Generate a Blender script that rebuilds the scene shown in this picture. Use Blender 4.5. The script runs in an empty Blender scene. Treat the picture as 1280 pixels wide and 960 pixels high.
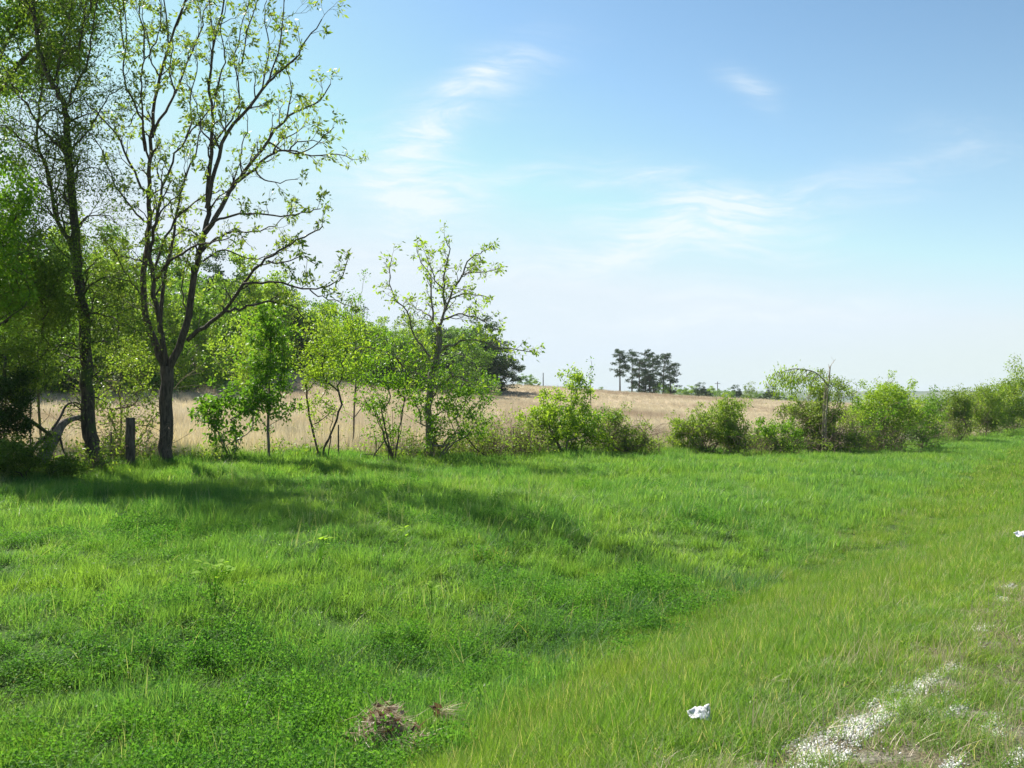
import bpy, math, random
import numpy as np
from mathutils import Vector
scene = bpy.context.scene
COL = scene.collection
RNG = np.random.default_rng(7)
random.seed(7)

# ------------------------------------------------------------------ camera
CAMZ = 1.65
FPX = 1256.0                      # focal length in pixels of a 1280 px wide picture
PITCH = math.atan2(20.0, FPX)
cam = bpy.data.cameras.new('camera')
cam.sensor_width = 36.0
cam.lens = 36.0 * FPX / 1280.0
cam.clip_start = 0.1
cam.clip_end = 12000
cam_o = bpy.data.objects.new('camera', cam)
cam_o.location = (0, 0, CAMZ)
cam_o.rotation_euler = (math.pi / 2 + PITCH, 0, 0)
COL.objects.link(cam_o)
scene.camera = cam_o
scene.render.resolution_x, scene.render.resolution_y = 1024, 768

# ------------------------------------------------------------------ light
SUN_AZ = math.radians(-39)        # from +Y towards +X
SUN_EL = math.radians(48)
scene.view_settings.view_transform = 'Standard'
scene.view_settings.look = 'None'
scene.view_settings.exposure = 1.05
scene.view_settings.gamma = 1.0
sun = bpy.data.lights.new('sun', 'SUN')
sun.energy = 4.9
sun.angle = math.radians(0.5)
sun.color = (1.0, 0.95, 0.86)
sun_o = bpy.data.objects.new('sun', sun)
sdir = Vector((math.sin(SUN_AZ) * math.cos(SUN_EL), math.cos(SUN_AZ) * math.cos(SUN_EL), math.sin(SUN_EL)))
sun_o.rotation_euler = sdir.to_track_quat('Z', 'Y').to_euler()
COL.objects.link(sun_o)

def N(nt, t, **kw):
    n = nt.nodes.new(t)
    for k, v in kw.items():
        setattr(n, k, v)
    return n

def math_node(nt, op, a, b=None, clamp=False):
    n = nt.nodes.new('ShaderNodeMath'); n.operation = op; n.use_clamp = clamp
    for i, v in enumerate((a, b)):
        if v is None: continue
        if isinstance(v, (int, float)): n.inputs[i].default_value = v
        else: nt.links.new(v, n.inputs[i])
    return n.outputs[0]

def mix_col(nt, fac, a, b, blend='MIX'):
    n = nt.nodes.new('ShaderNodeMix'); n.data_type = 'RGBA'; n.blend_type = blend
    for i, v in ((0, fac), (6, a), (7, b)):
        if isinstance(v, (int, float)): n.inputs[i].default_value = v
        elif isinstance(v, tuple): n.inputs[i].default_value = (*v[:3], 1)
        else: nt.links.new(v, n.inputs[i])
    return n.outputs[2]

def ramp(nt, fac, lo, hi):
    n = nt.nodes.new('ShaderNodeMapRange'); n.inputs[1].default_value = lo; n.inputs[2].default_value = hi
    n.interpolation_type = 'SMOOTHSTEP'
    nt.links.new(fac, n.inputs[0]); return n.outputs[0]

def noise(nt, vec, scale, detail=3, rough=0.55, dist=0.0):
    n = nt.nodes.new('ShaderNodeTexNoise'); n.inputs['Scale'].default_value = scale
    n.inputs['Detail'].default_value = detail; n.inputs['Roughness'].default_value = rough
    n.inputs['Distortion'].default_value = dist
    if vec is not None: nt.links.new(vec, n.inputs['Vector'])
    return n.outputs[0]

world = bpy.data.worlds.new('World'); scene.world = world; world.use_nodes = True
wt = world.node_tree
for n in list(wt.nodes): wt.nodes.remove(n)
w_out = N(wt, 'ShaderNodeOutputWorld'); w_bg = N(wt, 'ShaderNodeBackground')
sky = N(wt, 'ShaderNodeTexSky'); sky.sky_type = 'NISHITA'; sky.sun_disc = False
sky.sun_elevation = SUN_EL; sky.sun_rotation = SUN_AZ
sky.air_density = 1.0; sky.dust_density = 0.6; sky.ozone_density = 1.6; sky.altitude = 0
SKY_STR = 0.068
w_bg.inputs[1].default_value = SKY_STR
tc = N(wt, 'ShaderNodeTexCoord')
sep = N(wt, 'ShaderNodeSeparateXYZ'); wt.links.new(tc.outputs['Generated'], sep.inputs[0])
ysafe = math_node(wt, 'MAXIMUM', sep.outputs[1], 0.05)
ca = math_node(wt, 'DIVIDE', sep.outputs[0], ysafe)
cb = math_node(wt, 'DIVIDE', sep.outputs[2], ysafe)
cvec = N(wt, 'ShaderNodeCombineXYZ'); wt.links.new(ca, cvec.inputs[0]); wt.links.new(cb, cvec.inputs[1])
nz = noise(wt, cvec.outputs[0], 5.0, 3)
warp = N(wt, 'ShaderNodeVectorMath', operation='MULTIPLY_ADD')
nzc = N(wt, 'ShaderNodeTexNoise'); nzc.inputs['Scale'].default_value = 7.0; wt.links.new(cvec.outputs[0], nzc.inputs['Vector'])
sub = N(wt, 'ShaderNodeVectorMath', operation='SUBTRACT'); wt.links.new(nzc.outputs[1], sub.inputs[0]); sub.inputs[1].default_value = (.5, .5, .5)
wt.links.new(sub.outputs[0], warp.inputs[0]); warp.inputs[1].default_value = (0.07, 0.05, 0); wt.links.new(cvec.outputs[0], warp.inputs[2])
CLOUDS = [  # x, y in picture tangents, half length, half width, tilt, strength
    (530, 250, 95, 34, 4, .75), (480, 235, 130, 80, 20, .38), (560, 140, 130, 30, 38, .50), (600, 100, 90, 16, 20, .40), (515, 180, 60, 22, 25, .45),
    (940, 97, 34, 15, -35, .55), (775, 221, 70, 10, 6, .55), (680, 212, 80, 14, 8, .42), (955, 252, 135, 22, 3, .75),
    (860, 300, 160, 34, -3, .72), (880, 262, 110, 34, -18, .45), (700, 334, 130, 20, 4, .42), (800, 318, 120, 22, 8, .35), (1110, 214, 90, 14, 8, .30),
    (1225, 184, 80, 26, -8, .25), (940, 382, 230, 30, 2, .38), (560, 330, 150, 35, 5, .35), (640, 400, 300, 40, 0, .22), (900, 405, 120, 12, 3, .3)]
tot = None
for (x, y, L, Wd, ang, st) in CLOUDS:
    mp = N(wt, 'ShaderNodeMapping'); mp.vector_type = 'TEXTURE'
    mp.inputs['Location'].default_value = ((x - 640) / FPX, (500 - y) / FPX, 0)
    mp.inputs['Rotation'].default_value = (0, 0, math.radians(ang))
    mp.inputs['Scale'].default_value = (L / FPX, Wd / FPX, 1)
    wt.links.new(warp.outputs[0], mp.inputs[0])
    ln = N(wt, 'ShaderNodeVectorMath', operation='DOT_PRODUCT')
    wt.links.new(mp.outputs[0], ln.inputs[0]); wt.links.new(mp.outputs[0], ln.inputs[1])
    g = math_node(wt, 'EXPONENT', math_node(wt, 'MULTIPLY', ln.outputs['Value'], -1.0))
    g = math_node(wt, 'MULTIPLY', g, st)
    tot = g if tot is None else math_node(wt, 'ADD', tot, g)
# wispy structure
mp = N(wt, 'ShaderNodeMapping'); mp.inputs['Rotation'].default_value = (0, 0, math.radians(-12)); mp.inputs['Scale'].default_value = (6, 30, 1)
wt.links.new(warp.outputs[0], mp.inputs[0])
mp2 = N(wt, 'ShaderNodeMapping'); mp2.inputs['Rotation'].default_value = (0, 0, math.radians(-30)); mp2.inputs['Scale'].default_value = (16, 90, 1)
wt.links.new(warp.outputs[0], mp2.inputs[0])
wisp = math_node(wt, 'MULTIPLY', ramp(wt, noise(wt, mp.outputs[0], 1.0, 8, 0.68, 1.0), 0.30, 0.72), ramp(wt, noise(wt, mp2.outputs[0], 1.0, 5, 0.6, 0.5), 0.15, 0.75))
front = ramp(wt, sep.outputs[1], 0.1, 0.3)
dens = math_node(wt, 'MULTIPLY', tot, math_node(wt, 'ADD', math_node(wt, 'MULTIPLY', wisp, 1.5), 0.16))
dens = math_node(wt, 'MULTIPLY', dens, front)
dens = math_node(wt, 'MINIMUM', dens, 0.85)
haze_f = math_node(wt, 'EXPONENT', math_node(wt, 'MULTIPLY', math_node(wt, 'ABSOLUTE', sep.outputs[2]), -7.0))
skc = mix_col(wt, 0.0, sky.outputs[0], (1, 1, 1))
sn = mix_col(wt, 1.0, sky.outputs[0], (0.25, 0.25, 0.25), 'MULTIPLY')      # contrast of the clear blue around a pivot of 4
gm = N(wt, 'ShaderNodeGamma'); gm.inputs[1].default_value = 1.5; wt.links.new(sn, gm.inputs[0])
grade = mix_col(wt, 1.0, gm.outputs[0], (4 * .97, 4 * 1.05, 4 * .87), 'MULTIPLY')
vmin = N(wt, 'ShaderNodeVectorMath', operation='MINIMUM'); wt.links.new(grade, vmin.inputs[0]); vmin.inputs[1].default_value = (5.5, 6.35, 6.95)
hz = mix_col(wt, math_node(wt, 'MULTIPLY', haze_f, 0.8), vmin.outputs[0], (5.7, 6.5, 7.1))
cl = mix_col(wt, dens, hz, (6.5, 7.1, 7.5))
wt.links.new(cl, w_bg.inputs[0]); wt.links.new(w_bg.outputs[0], w_out.inputs[0])

# ------------------------------------------------------------------ materials
def new_mat(name):
    m = bpy.data.materials.new(name); m.use_nodes = True
    nt = m.node_tree
    for n in list(nt.nodes): nt.nodes.remove(n)
    return m, nt, N(nt, 'ShaderNodeOutputMaterial')

def leaf_mat(name, a, b, trans=0.45, tcol=None, patch=None, rough=0.45, spec=0.25):
    """a, b: two leaf colours; each leaf's tint picks between them"""
    m, nt, out = new_mat(name)
    at = N(nt, 'ShaderNodeAttribute'); at.attribute_name = 'tint'
    col = mix_col(nt, at.outputs['Fac'], a, b)
    geo = N(nt, 'ShaderNodeNewGeometry')
    if patch:
        f = ramp(nt, noise(nt, geo.outputs['Position'], patch[1], 2), 0.4, 0.66)
        col = mix_col(nt, math_node(nt, 'MULTIPLY', f, patch[2]), col, patch[0])
    p = N(nt, 'ShaderNodeBsdfPrincipled'); nt.links.new(col, p.inputs['Base Color'])
    p.inputs['Roughness'].default_value = rough; p.inputs['Specular IOR Level'].default_value = spec
    t = N(nt, 'ShaderNodeBsdfTranslucent')
    tc_ = tcol or (1.25, 1.3, 0.55)
    tcn = mix_col(nt, 1.0, col, tc_, 'MULTIPLY'); nt.links.new(tcn, t.inputs[0])
    mx = N(nt, 'ShaderNodeMixShader'); mx.inputs[0].default_value = trans
    nt.links.new(p.outputs[0], mx.inputs[1]); nt.links.new(t.outputs[0], mx.inputs[2])
    nt.links.new(mx.outputs[0], out.inputs[0])
    return m

def bark_mat(name, a, b, scale=9.0, moss=None):
    m, nt, out = new_mat(name)
    geo = N(nt, 'ShaderNodeNewGeometry')
    mp = N(nt, 'ShaderNodeMapping'); mp.inputs['Scale'].default_value = (1, 1, 0.22); nt.links.new(geo.outputs['Position'], mp.inputs[0])
    n1 = noise(nt, mp.outputs[0], scale * 2.2, 5, 0.65, 0.4)
    col = mix_col(nt, ramp(nt, n1, 0.35, 0.65), a, b)
    if moss:
        n2 = noise(nt, geo.outputs['Position'], 2.4, 4)
        col = mix_col(nt, ramp(nt, n2, 0.45, 0.6), col, moss)
    p = N(nt, 'ShaderNodeBsdfPrincipled'); nt.links.new(col, p.inputs['Base Color']); p.inputs['Roughness'].default_value = 0.9
    bp = N(nt, 'ShaderNodeBump'); bp.inputs['Strength'].default_value = 0.8; bp.inputs['Distance'].default_value = 0.03
    nt.links.new(n1, bp.inputs['Height']); nt.links.new(bp.outputs[0], p.inputs['Normal'])
    nt.links.new(p.outputs[0], out.inputs[0])
    return m

# road direction frame: U is metres to the left of the road edge line through the camera
RD = (0.602, 0.799); RN = (-0.799, 0.602)

def u_node(nt, pos):
    d = N(nt, 'ShaderNodeVectorMath', operation='DOT_PRODUCT'); nt.links.new(pos, d.inputs[0]); d.inputs[1].default_value = (RN[0], RN[1], 0)
    return d.outputs['Value']

def grass_mat(name, cols, trans=0.5, tan=0.06, dry=(0.46, 0.38, 0.17), spec=.25, rough=.5):
    m, nt, out = new_mat(name)
    geo = N(nt, 'ShaderNodeNewGeometry'); pos = geo.outputs['Position']
    at = N(nt, 'ShaderNodeAttribute'); at.attribute_name = 'tint'
    n1 = ramp(nt, noise(nt, pos, 0.33, 3), 0.38, 0.62)
    n2 = ramp(nt, noise(nt, pos, 1.7, 3), 0.38, 0.64)
    col = mix_col(nt, n1, cols[0], cols[1])
    col = mix_col(nt, math_node(nt, 'MULTIPLY', n2, 0.65), col, cols[2])
    col = mix_col(nt, math_node(nt, 'POWER', at.outputs['Fac'], 2.4), col, cols[3])
    # a few dead blades
    dryf = ramp(nt, at.outputs['Fac'], 1.0001 - tan, 1.0001 - tan + 0.01)
    col = mix_col(nt, dryf, col, dry)
    p = N(nt, 'ShaderNodeBsdfPrincipled'); nt.links.new(col, p.inputs['Base Color'])
    p.inputs['Roughness'].default_value = rough; p.inputs['Specular IOR Level'].default_value = spec
    t = N(nt, 'ShaderNodeBsdfTranslucent'); nt.links.new(mix_col(nt, 1.0, col, (1.25, 1.35, 0.65), 'MULTIPLY'), t.inputs[0])
    mx = N(nt, 'ShaderNodeMixShader'); mx.inputs[0].default_value = trans
    nt.links.new(p.outputs[0], mx.inputs[1]); nt.links.new(t.outputs[0], mx.inputs[2]); nt.links.new(mx.outputs[0], out.inputs[0])
    return m

M = {}
M['hick_leaf'] = leaf_mat('hickory_leaf', (0.15, 0.26, 0.04), (0.32, 0.38, 0.10), 0.5)
M['fine_leaf'] = leaf_mat('fine_leaf', (0.08, 0.15, 0.02), (0.20, 0.28, 0.05), 0.5)
M['dark_leaf'] = leaf_mat('dark_leaf', (0.02, 0.05, 0.01), (0.06, 0.11, 0.02), 0.35)
M['bright_leaf'] = leaf_mat('bright_leaf', (0.10, 0.23, 0.02), (0.20, 0.34, 0.03), 0.5)
M['sapling_leaf'] = leaf_mat('sapling_leaf', (0.08, 0.20, 0.025), (0.19, 0.33, 0.04), 0.5)
M['yellow_leaf'] = leaf_mat('yellow_green_leaf', (0.20, 0.33, 0.03), (0.36, 0.47, 0.07), 0.5)
M['bramble_leaf'] = leaf_mat('bramble_leaf', (0.16, 0.27, 0.04), (0.30, 0.38, 0.08), 0.5)
M['olive_leaf'] = leaf_mat('olive_leaf', (0.14, 0.23, 0.04), (0.26, 0.33, 0.07), 0.45)
M['russet_leaf'] = leaf_mat('russet_leaf', (0.17, 0.19, 0.05), (0.26, 0.20, 0.09), 0.4)
M['wood_pale'] = leaf_mat('wood_pale_leaf', (0.20, 0.33, 0.04), (0.34, 0.46, 0.07), 0.5)
M['wood_mid'] = leaf_mat('wood_mid_leaf', (0.11, 0.22, 0.035), (0.20, 0.33, 0.05), 0.45)
M['wood_dark'] = leaf_mat('wood_dark_leaf', (0.035, 0.075, 0.025), (0.075, 0.135, 0.04), 0.3)
M['pine'] = leaf_mat('pine_needle', (0.03, 0.065, 0.03), (0.07, 0.115, 0.05), 0.2, rough=0.7)
M['bark'] = bark_mat('brown_bark', (0.045, 0.033, 0.026), (0.13, 0.10, 0.08))
M['bark_moss'] = bark_mat('mossy_bark', (0.03, 0.024, 0.018), (0.10, 0.08, 0.055), moss=(0.06, 0.085, 0.02))
M['bark_grey'] = bark_mat('grey_bark', (0.11, 0.09, 0.075), (0.26, 0.22, 0.18))
M['dead_twig'] = bark_mat('dead_twig', (0.13, 0.085, 0.06), (0.25, 0.18, 0.13))
M['dead_wood'] = bark_mat('dead_wood', (0.22, 0.18, 0.13), (0.44, 0.37, 0.28))
M['post'] = bark_mat('post_wood', (0.05, 0.04, 0.032), (0.15, 0.12, 0.10), 6)
M['meadow'] = grass_mat('meadow_blade', [(0.10, 0.24, 0.045), (0.19, 0.31, 0.04), (0.065, 0.19, 0.06), (0.28, 0.41, 0.11)], tan=0.015, trans=.55, dry=(.45,.42,.24), spec=.3, rough=.5)
M['verge'] = grass_mat('verge_blade', [(0.13, 0.25, 0.030), (0.19, 0.285, 0.035), (0.10, 0.24, 0.03), (0.27, 0.37, 0.09)], tan=0.09, dry=(0.5, 0.44, 0.24))
M['weed'] = grass_mat('weed_leaf', [(0.07, 0.20, 0.03), (0.11, 0.26, 0.03), (0.05, 0.15, 0.035), (0.17, 0.32, 0.06)], tan=0.0, spec=.12, rough=.6)
M['straw'] = leaf_mat('straw', (0.47, 0.41, 0.30), (0.80, 0.74, 0.59), 0.33, tcol=(1, .95, .8), patch=((0.37, 0.29, 0.225), 0.03, 0.85))
M['gold_straw'] = leaf_mat('gold_straw', (0.62, 0.52, 0.26), (0.85, 0.76, 0.46), 0.35, tcol=(1, .95, .8), patch=((0.50, 0.42, 0.24), 0.3, 0.6))

# ------------------------------------------------------------------ terrain
def ray(px, py):
    x = (px - 640) / FPX; z = (480 - py) / FPX
    c, s = math.cos(PITCH), math.sin(PITCH)
    return np.array([x, c - s * z, s + c * z])

def at(px, py, D):
    r = ray(px, py); return np.array([r[0], r[1], r[2]]) * (D / r[1]) + np.array([0, 0, CAMZ])

CP = []
for (px, py, D) in [(-250, 608, 17), (0, 602, 21), (207, 588, 24), (400, 578, 27), (540, 576, 30), (700, 571, 33), (820, 569, 36), (1000, 567, 41), (1140, 561, 47), (1240, 543, 65), (1290, 532, 85), (1400, 520, 130),
                    (0, 473, 72), (120, 473, 80), (230, 474, 90), (400, 476, 125), (600, 480, 190), (680, 484, 205), (740, 489, 220), (860, 500, 240), (960, 508, 250), (1100, 508, 250),
                    (0, 530, 38), (230, 530, 45), (400, 528, 55), (600, 520, 80), (740, 515, 95), (960, 530, 90),
                    (-400, 470, 60)]:
    CP.append(at(px, py, D))
def tz(px, D, z): return np.array([D * (px - 640) / FPX, D, z])
CP += [np.array(v, float) for v in [(-6, 14, -.2), (-3, 10, -.4), (0, 16, -.3), (5, 25, -.45), (12, 33, -.6), (20, 45, -.65), (-14, 8, -.3), (-25, 0, 0), (35, 75, -.7), (60, 110, -1), (40, 20, -.2), (60, 70, -.5), (0, -30, 0), (-40, -20, .5), (60, 0, 0)]]
CP += [tz(0, 120, 16), tz(140, 120, 12.5), tz(210, 130, 8.6), tz(400, 175, 6.6), tz(520, 215, 6.2), tz(620, 250, 5.5),
       tz(0, 220, 24), tz(200, 240, 15), tz(400, 280, 9), tz(740, 330, 1), tz(860, 360, -4), tz(960, 400, -7), tz(1200, 400, -8), tz(1300, 250, -4), tz(600, 400, 2), tz(-400, 120, 18), tz(-400, 220, 26)]
CP = np.array(CP)
def tps_k(r2): return 0.5 * r2 * np.log(r2 + 1e-9)
_n = len(CP); _d2 = ((CP[:, None, :2] - CP[None, :, :2]) ** 2).sum(-1)
_A = np.zeros((_n + 3, _n + 3)); _A[:_n, :_n] = tps_k(_d2) + np.eye(_n) * 2.0
_A[:_n, _n] = 1; _A[:_n, _n + 1:] = CP[:, :2]; _A[_n, :_n] = 1; _A[_n + 1:, :_n] = CP[:, :2].T
_w = np.linalg.solve(_A, np.concatenate([CP[:, 2], [0, 0, 0]]))

def smooth(a, b, x):
    t = np.clip((x - a) / (b - a), 0, 1); return t * t * (3 - 2 * t)

def tps(x, y):
    out = np.empty(x.shape)
    for i in range(0, len(x), 20000):
        xs, ys = x[i:i + 20000], y[i:i + 20000]
        d2 = (xs[:, None] - CP[None, :, 0]) ** 2 + (ys[:, None] - CP[None, :, 1]) ** 2
        out[i:i + 20000] = tps_k(d2) @ _w[:_n] + _w[_n] + _w[_n + 1] * xs + _w[_n + 2] * ys
    return out

def wob(x, y, f, seed=0):
    return (np.sin(x * f * 1.3 + y * f * .7 + seed) + np.sin(-x * f * .8 + y * f * 1.57 + seed * 2.1) + np.sin(x * f * 2.3 - y * f * 1.9 + seed * .7) * .5) / 2.5

def terrain(x, y):
    x = np.atleast_1d(np.asarray(x, float)); y = np.atleast_1d(np.asarray(y, float))
    r = np.hypot(x, y)
    k = np.minimum(1, 420 / np.maximum(r, 1))
    z = tps(x * k, y * k)
    z = z + (-7 - z) * smooth(400, 800, r)
    u = x * RN[0] + y * RN[1]
    zz = np.where(u < 1.9, -0.02 * np.clip(u, 0, 2), 0) - 0.03
    slope = -0.05 - 0.93 * smooth(1.7, 5.6, u)
    near = np.where(u < 1.9, zz, slope)
    near = near + (np.minimum(z, 0.4) - near) * smooth(6.0, 10.5, u)
    w = smooth(-60, -20, -np.abs(u - 4))
    s = x * RD[0] + y * RD[1]
    w = np.where(u < 10.5, 1.0, 0.0)
    z = np.where(u < 10.5, near, z)
    bump = wob(x, y, 1.1) * 0.05 + wob(x, y, 3.1, 2) * 0.02 + wob(x, y, .35, 5) * .08
    return z + bump * smooth(2.0, 5.0, u) * (r < 300)

def tz1(x, y): return float(terrain(x, y)[0])

def ground_at(px, py):
    r = ray(px, py)
    ts = np.concatenate([np.arange(3, 60, .02), np.arange(60, 400, .2)])
    P = r[None, :] * ts[:, None]; P[:, 2] += CAMZ
    g = terrain(P[:, 0], P[:, 1]); i = np.argmax(P[:, 2] < g)
    return np.array([P[i, 0], P[i, 1], g[i]])

# fence line in plan (x as a function of the line), used to divide meadow from field
FL = np.array([at(px, py, D)[:2] for (px, py, D) in [(-900, 640, 12), (-250, 608, 17.5), (0, 602, 21.3), (207, 588, 24.5), (400, 578, 27.5), (540, 576, 30.5), (700, 571, 33.5), (820, 569, 36.5), (1000, 567, 41.5), (1140, 561, 48), (1240, 543, 66), (1290, 532, 88), (1400, 520, 150), (1500, 510, 600)]])
def beyond_fence(x, y):
    yl = np.interp(x, FL[:, 0], FL[:, 1]); return y - yl

def edge_depth(px):      # front edge of the wood
    return np.interp(px, [-600, 0, 230, 400, 640, 700], [44, 62, 80, 121, 198, 213])

# ------------------------------------------------------------------ object helpers
def link(o, parent=None):
    COL.objects.link(o)
    if parent is not None: o.parent = parent
    return o

def tag(o, label=None, cat=None, group=None, kind=None):
    if label: o['label'] = label
    if cat: o['category'] = cat
    if group: o['group'] = group
    if kind: o['kind'] = kind
    return o

def empty(name, loc, label, cat, group=None):
    o = bpy.data.objects.new(name, None); o.location = tuple(loc); o.empty_display_size = .3
    COL.objects.link(o)
    return tag(o, label, cat, group)

def np_mesh(name, V, F, mat, tint=None, smooth_=False):
    """F: (n,k) int array of equal sided faces"""
    me = bpy.data.meshes.new(name)
    V = np.asarray(V, np.float32); F = np.asarray(F, np.int32)
    k = F.shape[1]
    me.vertices.add(len(V)); me.vertices.foreach_set('co', V.ravel())
    me.loops.add(F.size); me.loops.foreach_set('vertex_index', F.ravel())
    me.polygons.add(len(F)); me.polygons.foreach_set('loop_start', np.arange(0, F.size, k, dtype=np.int32))
    if smooth_: me.polygons.foreach_set('use_smooth', np.ones(len(F), bool))
    me.update(calc_edges=True)
    if tint is not None:
        a = me.attributes.new('tint', 'FLOAT', 'POINT'); a.data.foreach_set('value', np.asarray(tint, np.float32))
    me.materials.append(mat)
    return me

def mesh_obj(name, me, parent=None, loc=(0, 0, 0)):
    o = bpy.data.objects.new(name, me); o.location = tuple(loc); return link(o, parent)

def tube_arrays(curves, sides):
    Vs, Fs, off = [], [], 0
    for pts, rad in curves:
        P = np.asarray(pts, float); R = np.asarray(rad, float); n = len(P)
        T = np.gradient(P, axis=0); T /= np.linalg.norm(T, axis=1)[:, None] + 1e-9
        ref = np.array([0.31, 0.95, 0.08]) if abs(T[0, 2]) > .6 else np.array([0.05, 0.1, 1.0])
        A = np.cross(T, ref); A /= np.linalg.norm(A, axis=1)[:, None] + 1e-9
        B = np.cross(T, A)
        th = np.linspace(0, 2 * np.pi, sides, endpoint=False)
        ring = P[:, None, :] + R[:, None, None] * (np.cos(th)[None, :, None] * A[:, None, :] + np.sin(th)[None, :, None] * B[:, None, :])
        Vs.append(ring.reshape(-1, 3))
        i = np.arange(n - 1)[:, None] * sides; j = np.arange(sides)[None, :]; j2 = (j + 1) % sides
        Fs.append(np.stack([i + j, i + j2, i + sides + j2, i + sides + j], -1).reshape(-1, 4) + off)
        off += n * sides
    return np.concatenate(Vs), np.concatenate(Fs)

def tubes(name, curves, sides, mat, parent=None):
    V, F = tube_arrays(curves, sides)
    return mesh_obj(name, np_mesh(name, V, F, mat, smooth_=True), parent)

def rnd_unit(n, rng):
    v = rng.normal(size=(n, 3)); return v / (np.linalg.norm(v, axis=1)[:, None] + 1e-9)

def leaves_arrays(C, size, rng, aspect=2.2, droop=0.3, fold=0.25, dirs=None, spread=1.0, jit=0.35):
    n = len(C)
    d = rnd_unit(n, rng)
    if dirs is not None: d = dirs + d * spread
    d[:, 2] -= droop
    d /= np.linalg.norm(d, axis=1)[:, None] + 1e-9
    w = np.cross(d, rnd_unit(n, rng)); w /= np.linalg.norm(w, axis=1)[:, None] + 1e-9
    nn = np.cross(d, w)
    L = size * rng.uniform(1 - jit, 1 + jit, n)[:, None]; W = L / aspect * .5
    v0 = C; v1 = C + d * L * .45 + w * W + nn * W * fold; v2 = C + d * L; v3 = C + d * L * .45 - w * W + nn * W * fold
    V = np.stack([v0, v1, v2, v3], 1).reshape(-1, 3)
    i = np.arange(n)[:, None] * 4
    F = np.concatenate([i + np.array([[0, 1, 2]]), i + np.array([[0, 2, 3]])], 0)
    tint = np.repeat(rng.uniform(0, 1, n), 4)
    return V, F, tint

def leaves(name, C, size, mat, parent=None, rng=RNG, **kw):
    V, F, t = leaves_arrays(np.asarray(C), size, rng, **kw)
    return mesh_obj(name, np_mesh(name, V, F, mat, t), parent)

def smooth_path(P, k=3):
    """Catmull-Rom through control points"""
    P = np.asarray(P, float)
    if len(P) < 3: k = max(k, 2)
    Q = np.vstack([2 * P[0] - P[1], P, 2 * P[-1] - P[-2]]); out = []
    for i in range(1, len(Q) - 2):
        for t in np.arange(k) / k:
            a, b, c, d = Q[i - 1], Q[i], Q[i + 1], Q[i + 2]
            out.append(.5 * ((2 * b) + (-a + c) * t + (2 * a - 5 * b + 4 * c - d) * t * t + (-a + 3 * b - 3 * c + d) * t ** 3))
    out.append(P[-1]); return np.array(out)

# twigs growing off a traced limb
def sprout(path, rad, rng, every, length, levels, segs, tips, up=0.25, wig=0.25, t0=0.25, angle=0.8):
    d = np.diff(path, axis=0); L = np.linalg.norm(d, axis=1); cum = np.concatenate([[0], np.cumsum(L)]); tot = cum[-1]
    n = max(1, int(tot * (1 - t0) / every))
    for k in range(n + 1):
        s = tot * (t0 + (1 - t0) * ((k + rng.uniform(-.3, .3)) / max(n, 1))); s = min(max(s, 0), tot * .999)
        i = min(np.searchsorted(cum, s) - 1, len(L) - 1); i = max(i, 0)
        f = (s - cum[i]) / L[i]; p = path[i] + d[i] * f; r = rad[i] + (rad[min(i + 1, len(rad) - 1)] - rad[i]) * f
        td = d[i] / L[i]
        side = rnd_unit(1, rng)[0]; side -= td * side.dot(td); side /= np.linalg.norm(side) + 1e-9
        a = angle * rng.uniform(.6, 1.3) if k < n else rng.uniform(0, .3)
        dd = td * math.cos(a) + side * math.sin(a) + np.array([0, 0, up]); dd /= np.linalg.norm(dd)
        grow(p, dd, length * rng.uniform(.5, 1.25) * (1.15 - .4 * s / tot), min(r * .6, .012 + .01 * levels), levels, rng, segs, tips, up, wig)

def grow(p, d, L, r, lv, rng, segs, tips, up, wig):
    n = max(3, int(L / .12)) if L < 1 else 7
    pts = [p]; dd = d.copy()
    for i in range(n):
        dd = dd + rng.normal(size=3) * wig * .5 + np.array([0, 0, up * .15]); dd /= np.linalg.norm(dd)
        pts.append(pts[-1] + dd * L / n)
    pts = np.array(pts); rr = np.linspace(r, max(.0035, r * .3), n + 1)
    segs.append((pts, rr))
    tips.append((pts[-1], dd))
    if lv <= 0:
        return
    for k in range(3 if L > .5 else 2):
        i = int(rng.integers(max(1, n // 3), n)); td = pts[i] - pts[i - 1]; td /= np.linalg.norm(td)
        side = rnd_unit(1, rng)[0]; side -= td * side.dot(td); side /= np.linalg.norm(side) + 1e-9
        a = rng.uniform(.5, 1.0)
        grow(pts[i], td * math.cos(a) + side * math.sin(a), L * rng.uniform(.4, .65), rr[i] * .6, lv - 1, rng, segs, tips, up, wig)

def tip_leaves(tips, rng, per, radius, back=0.0):
    C, D = [], []
    for p, d in tips:
        k = rng.integers(max(1, int(per * .5)), int(per * 1.4) + 1)
        C.append(p + rng.normal(size=(k, 3)) * radius - d * back * rng.uniform(0, 1, (k, 1))); D.append(np.repeat(d[None], k, 0))
    return np.concatenate(C), np.concatenate(D)

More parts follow.
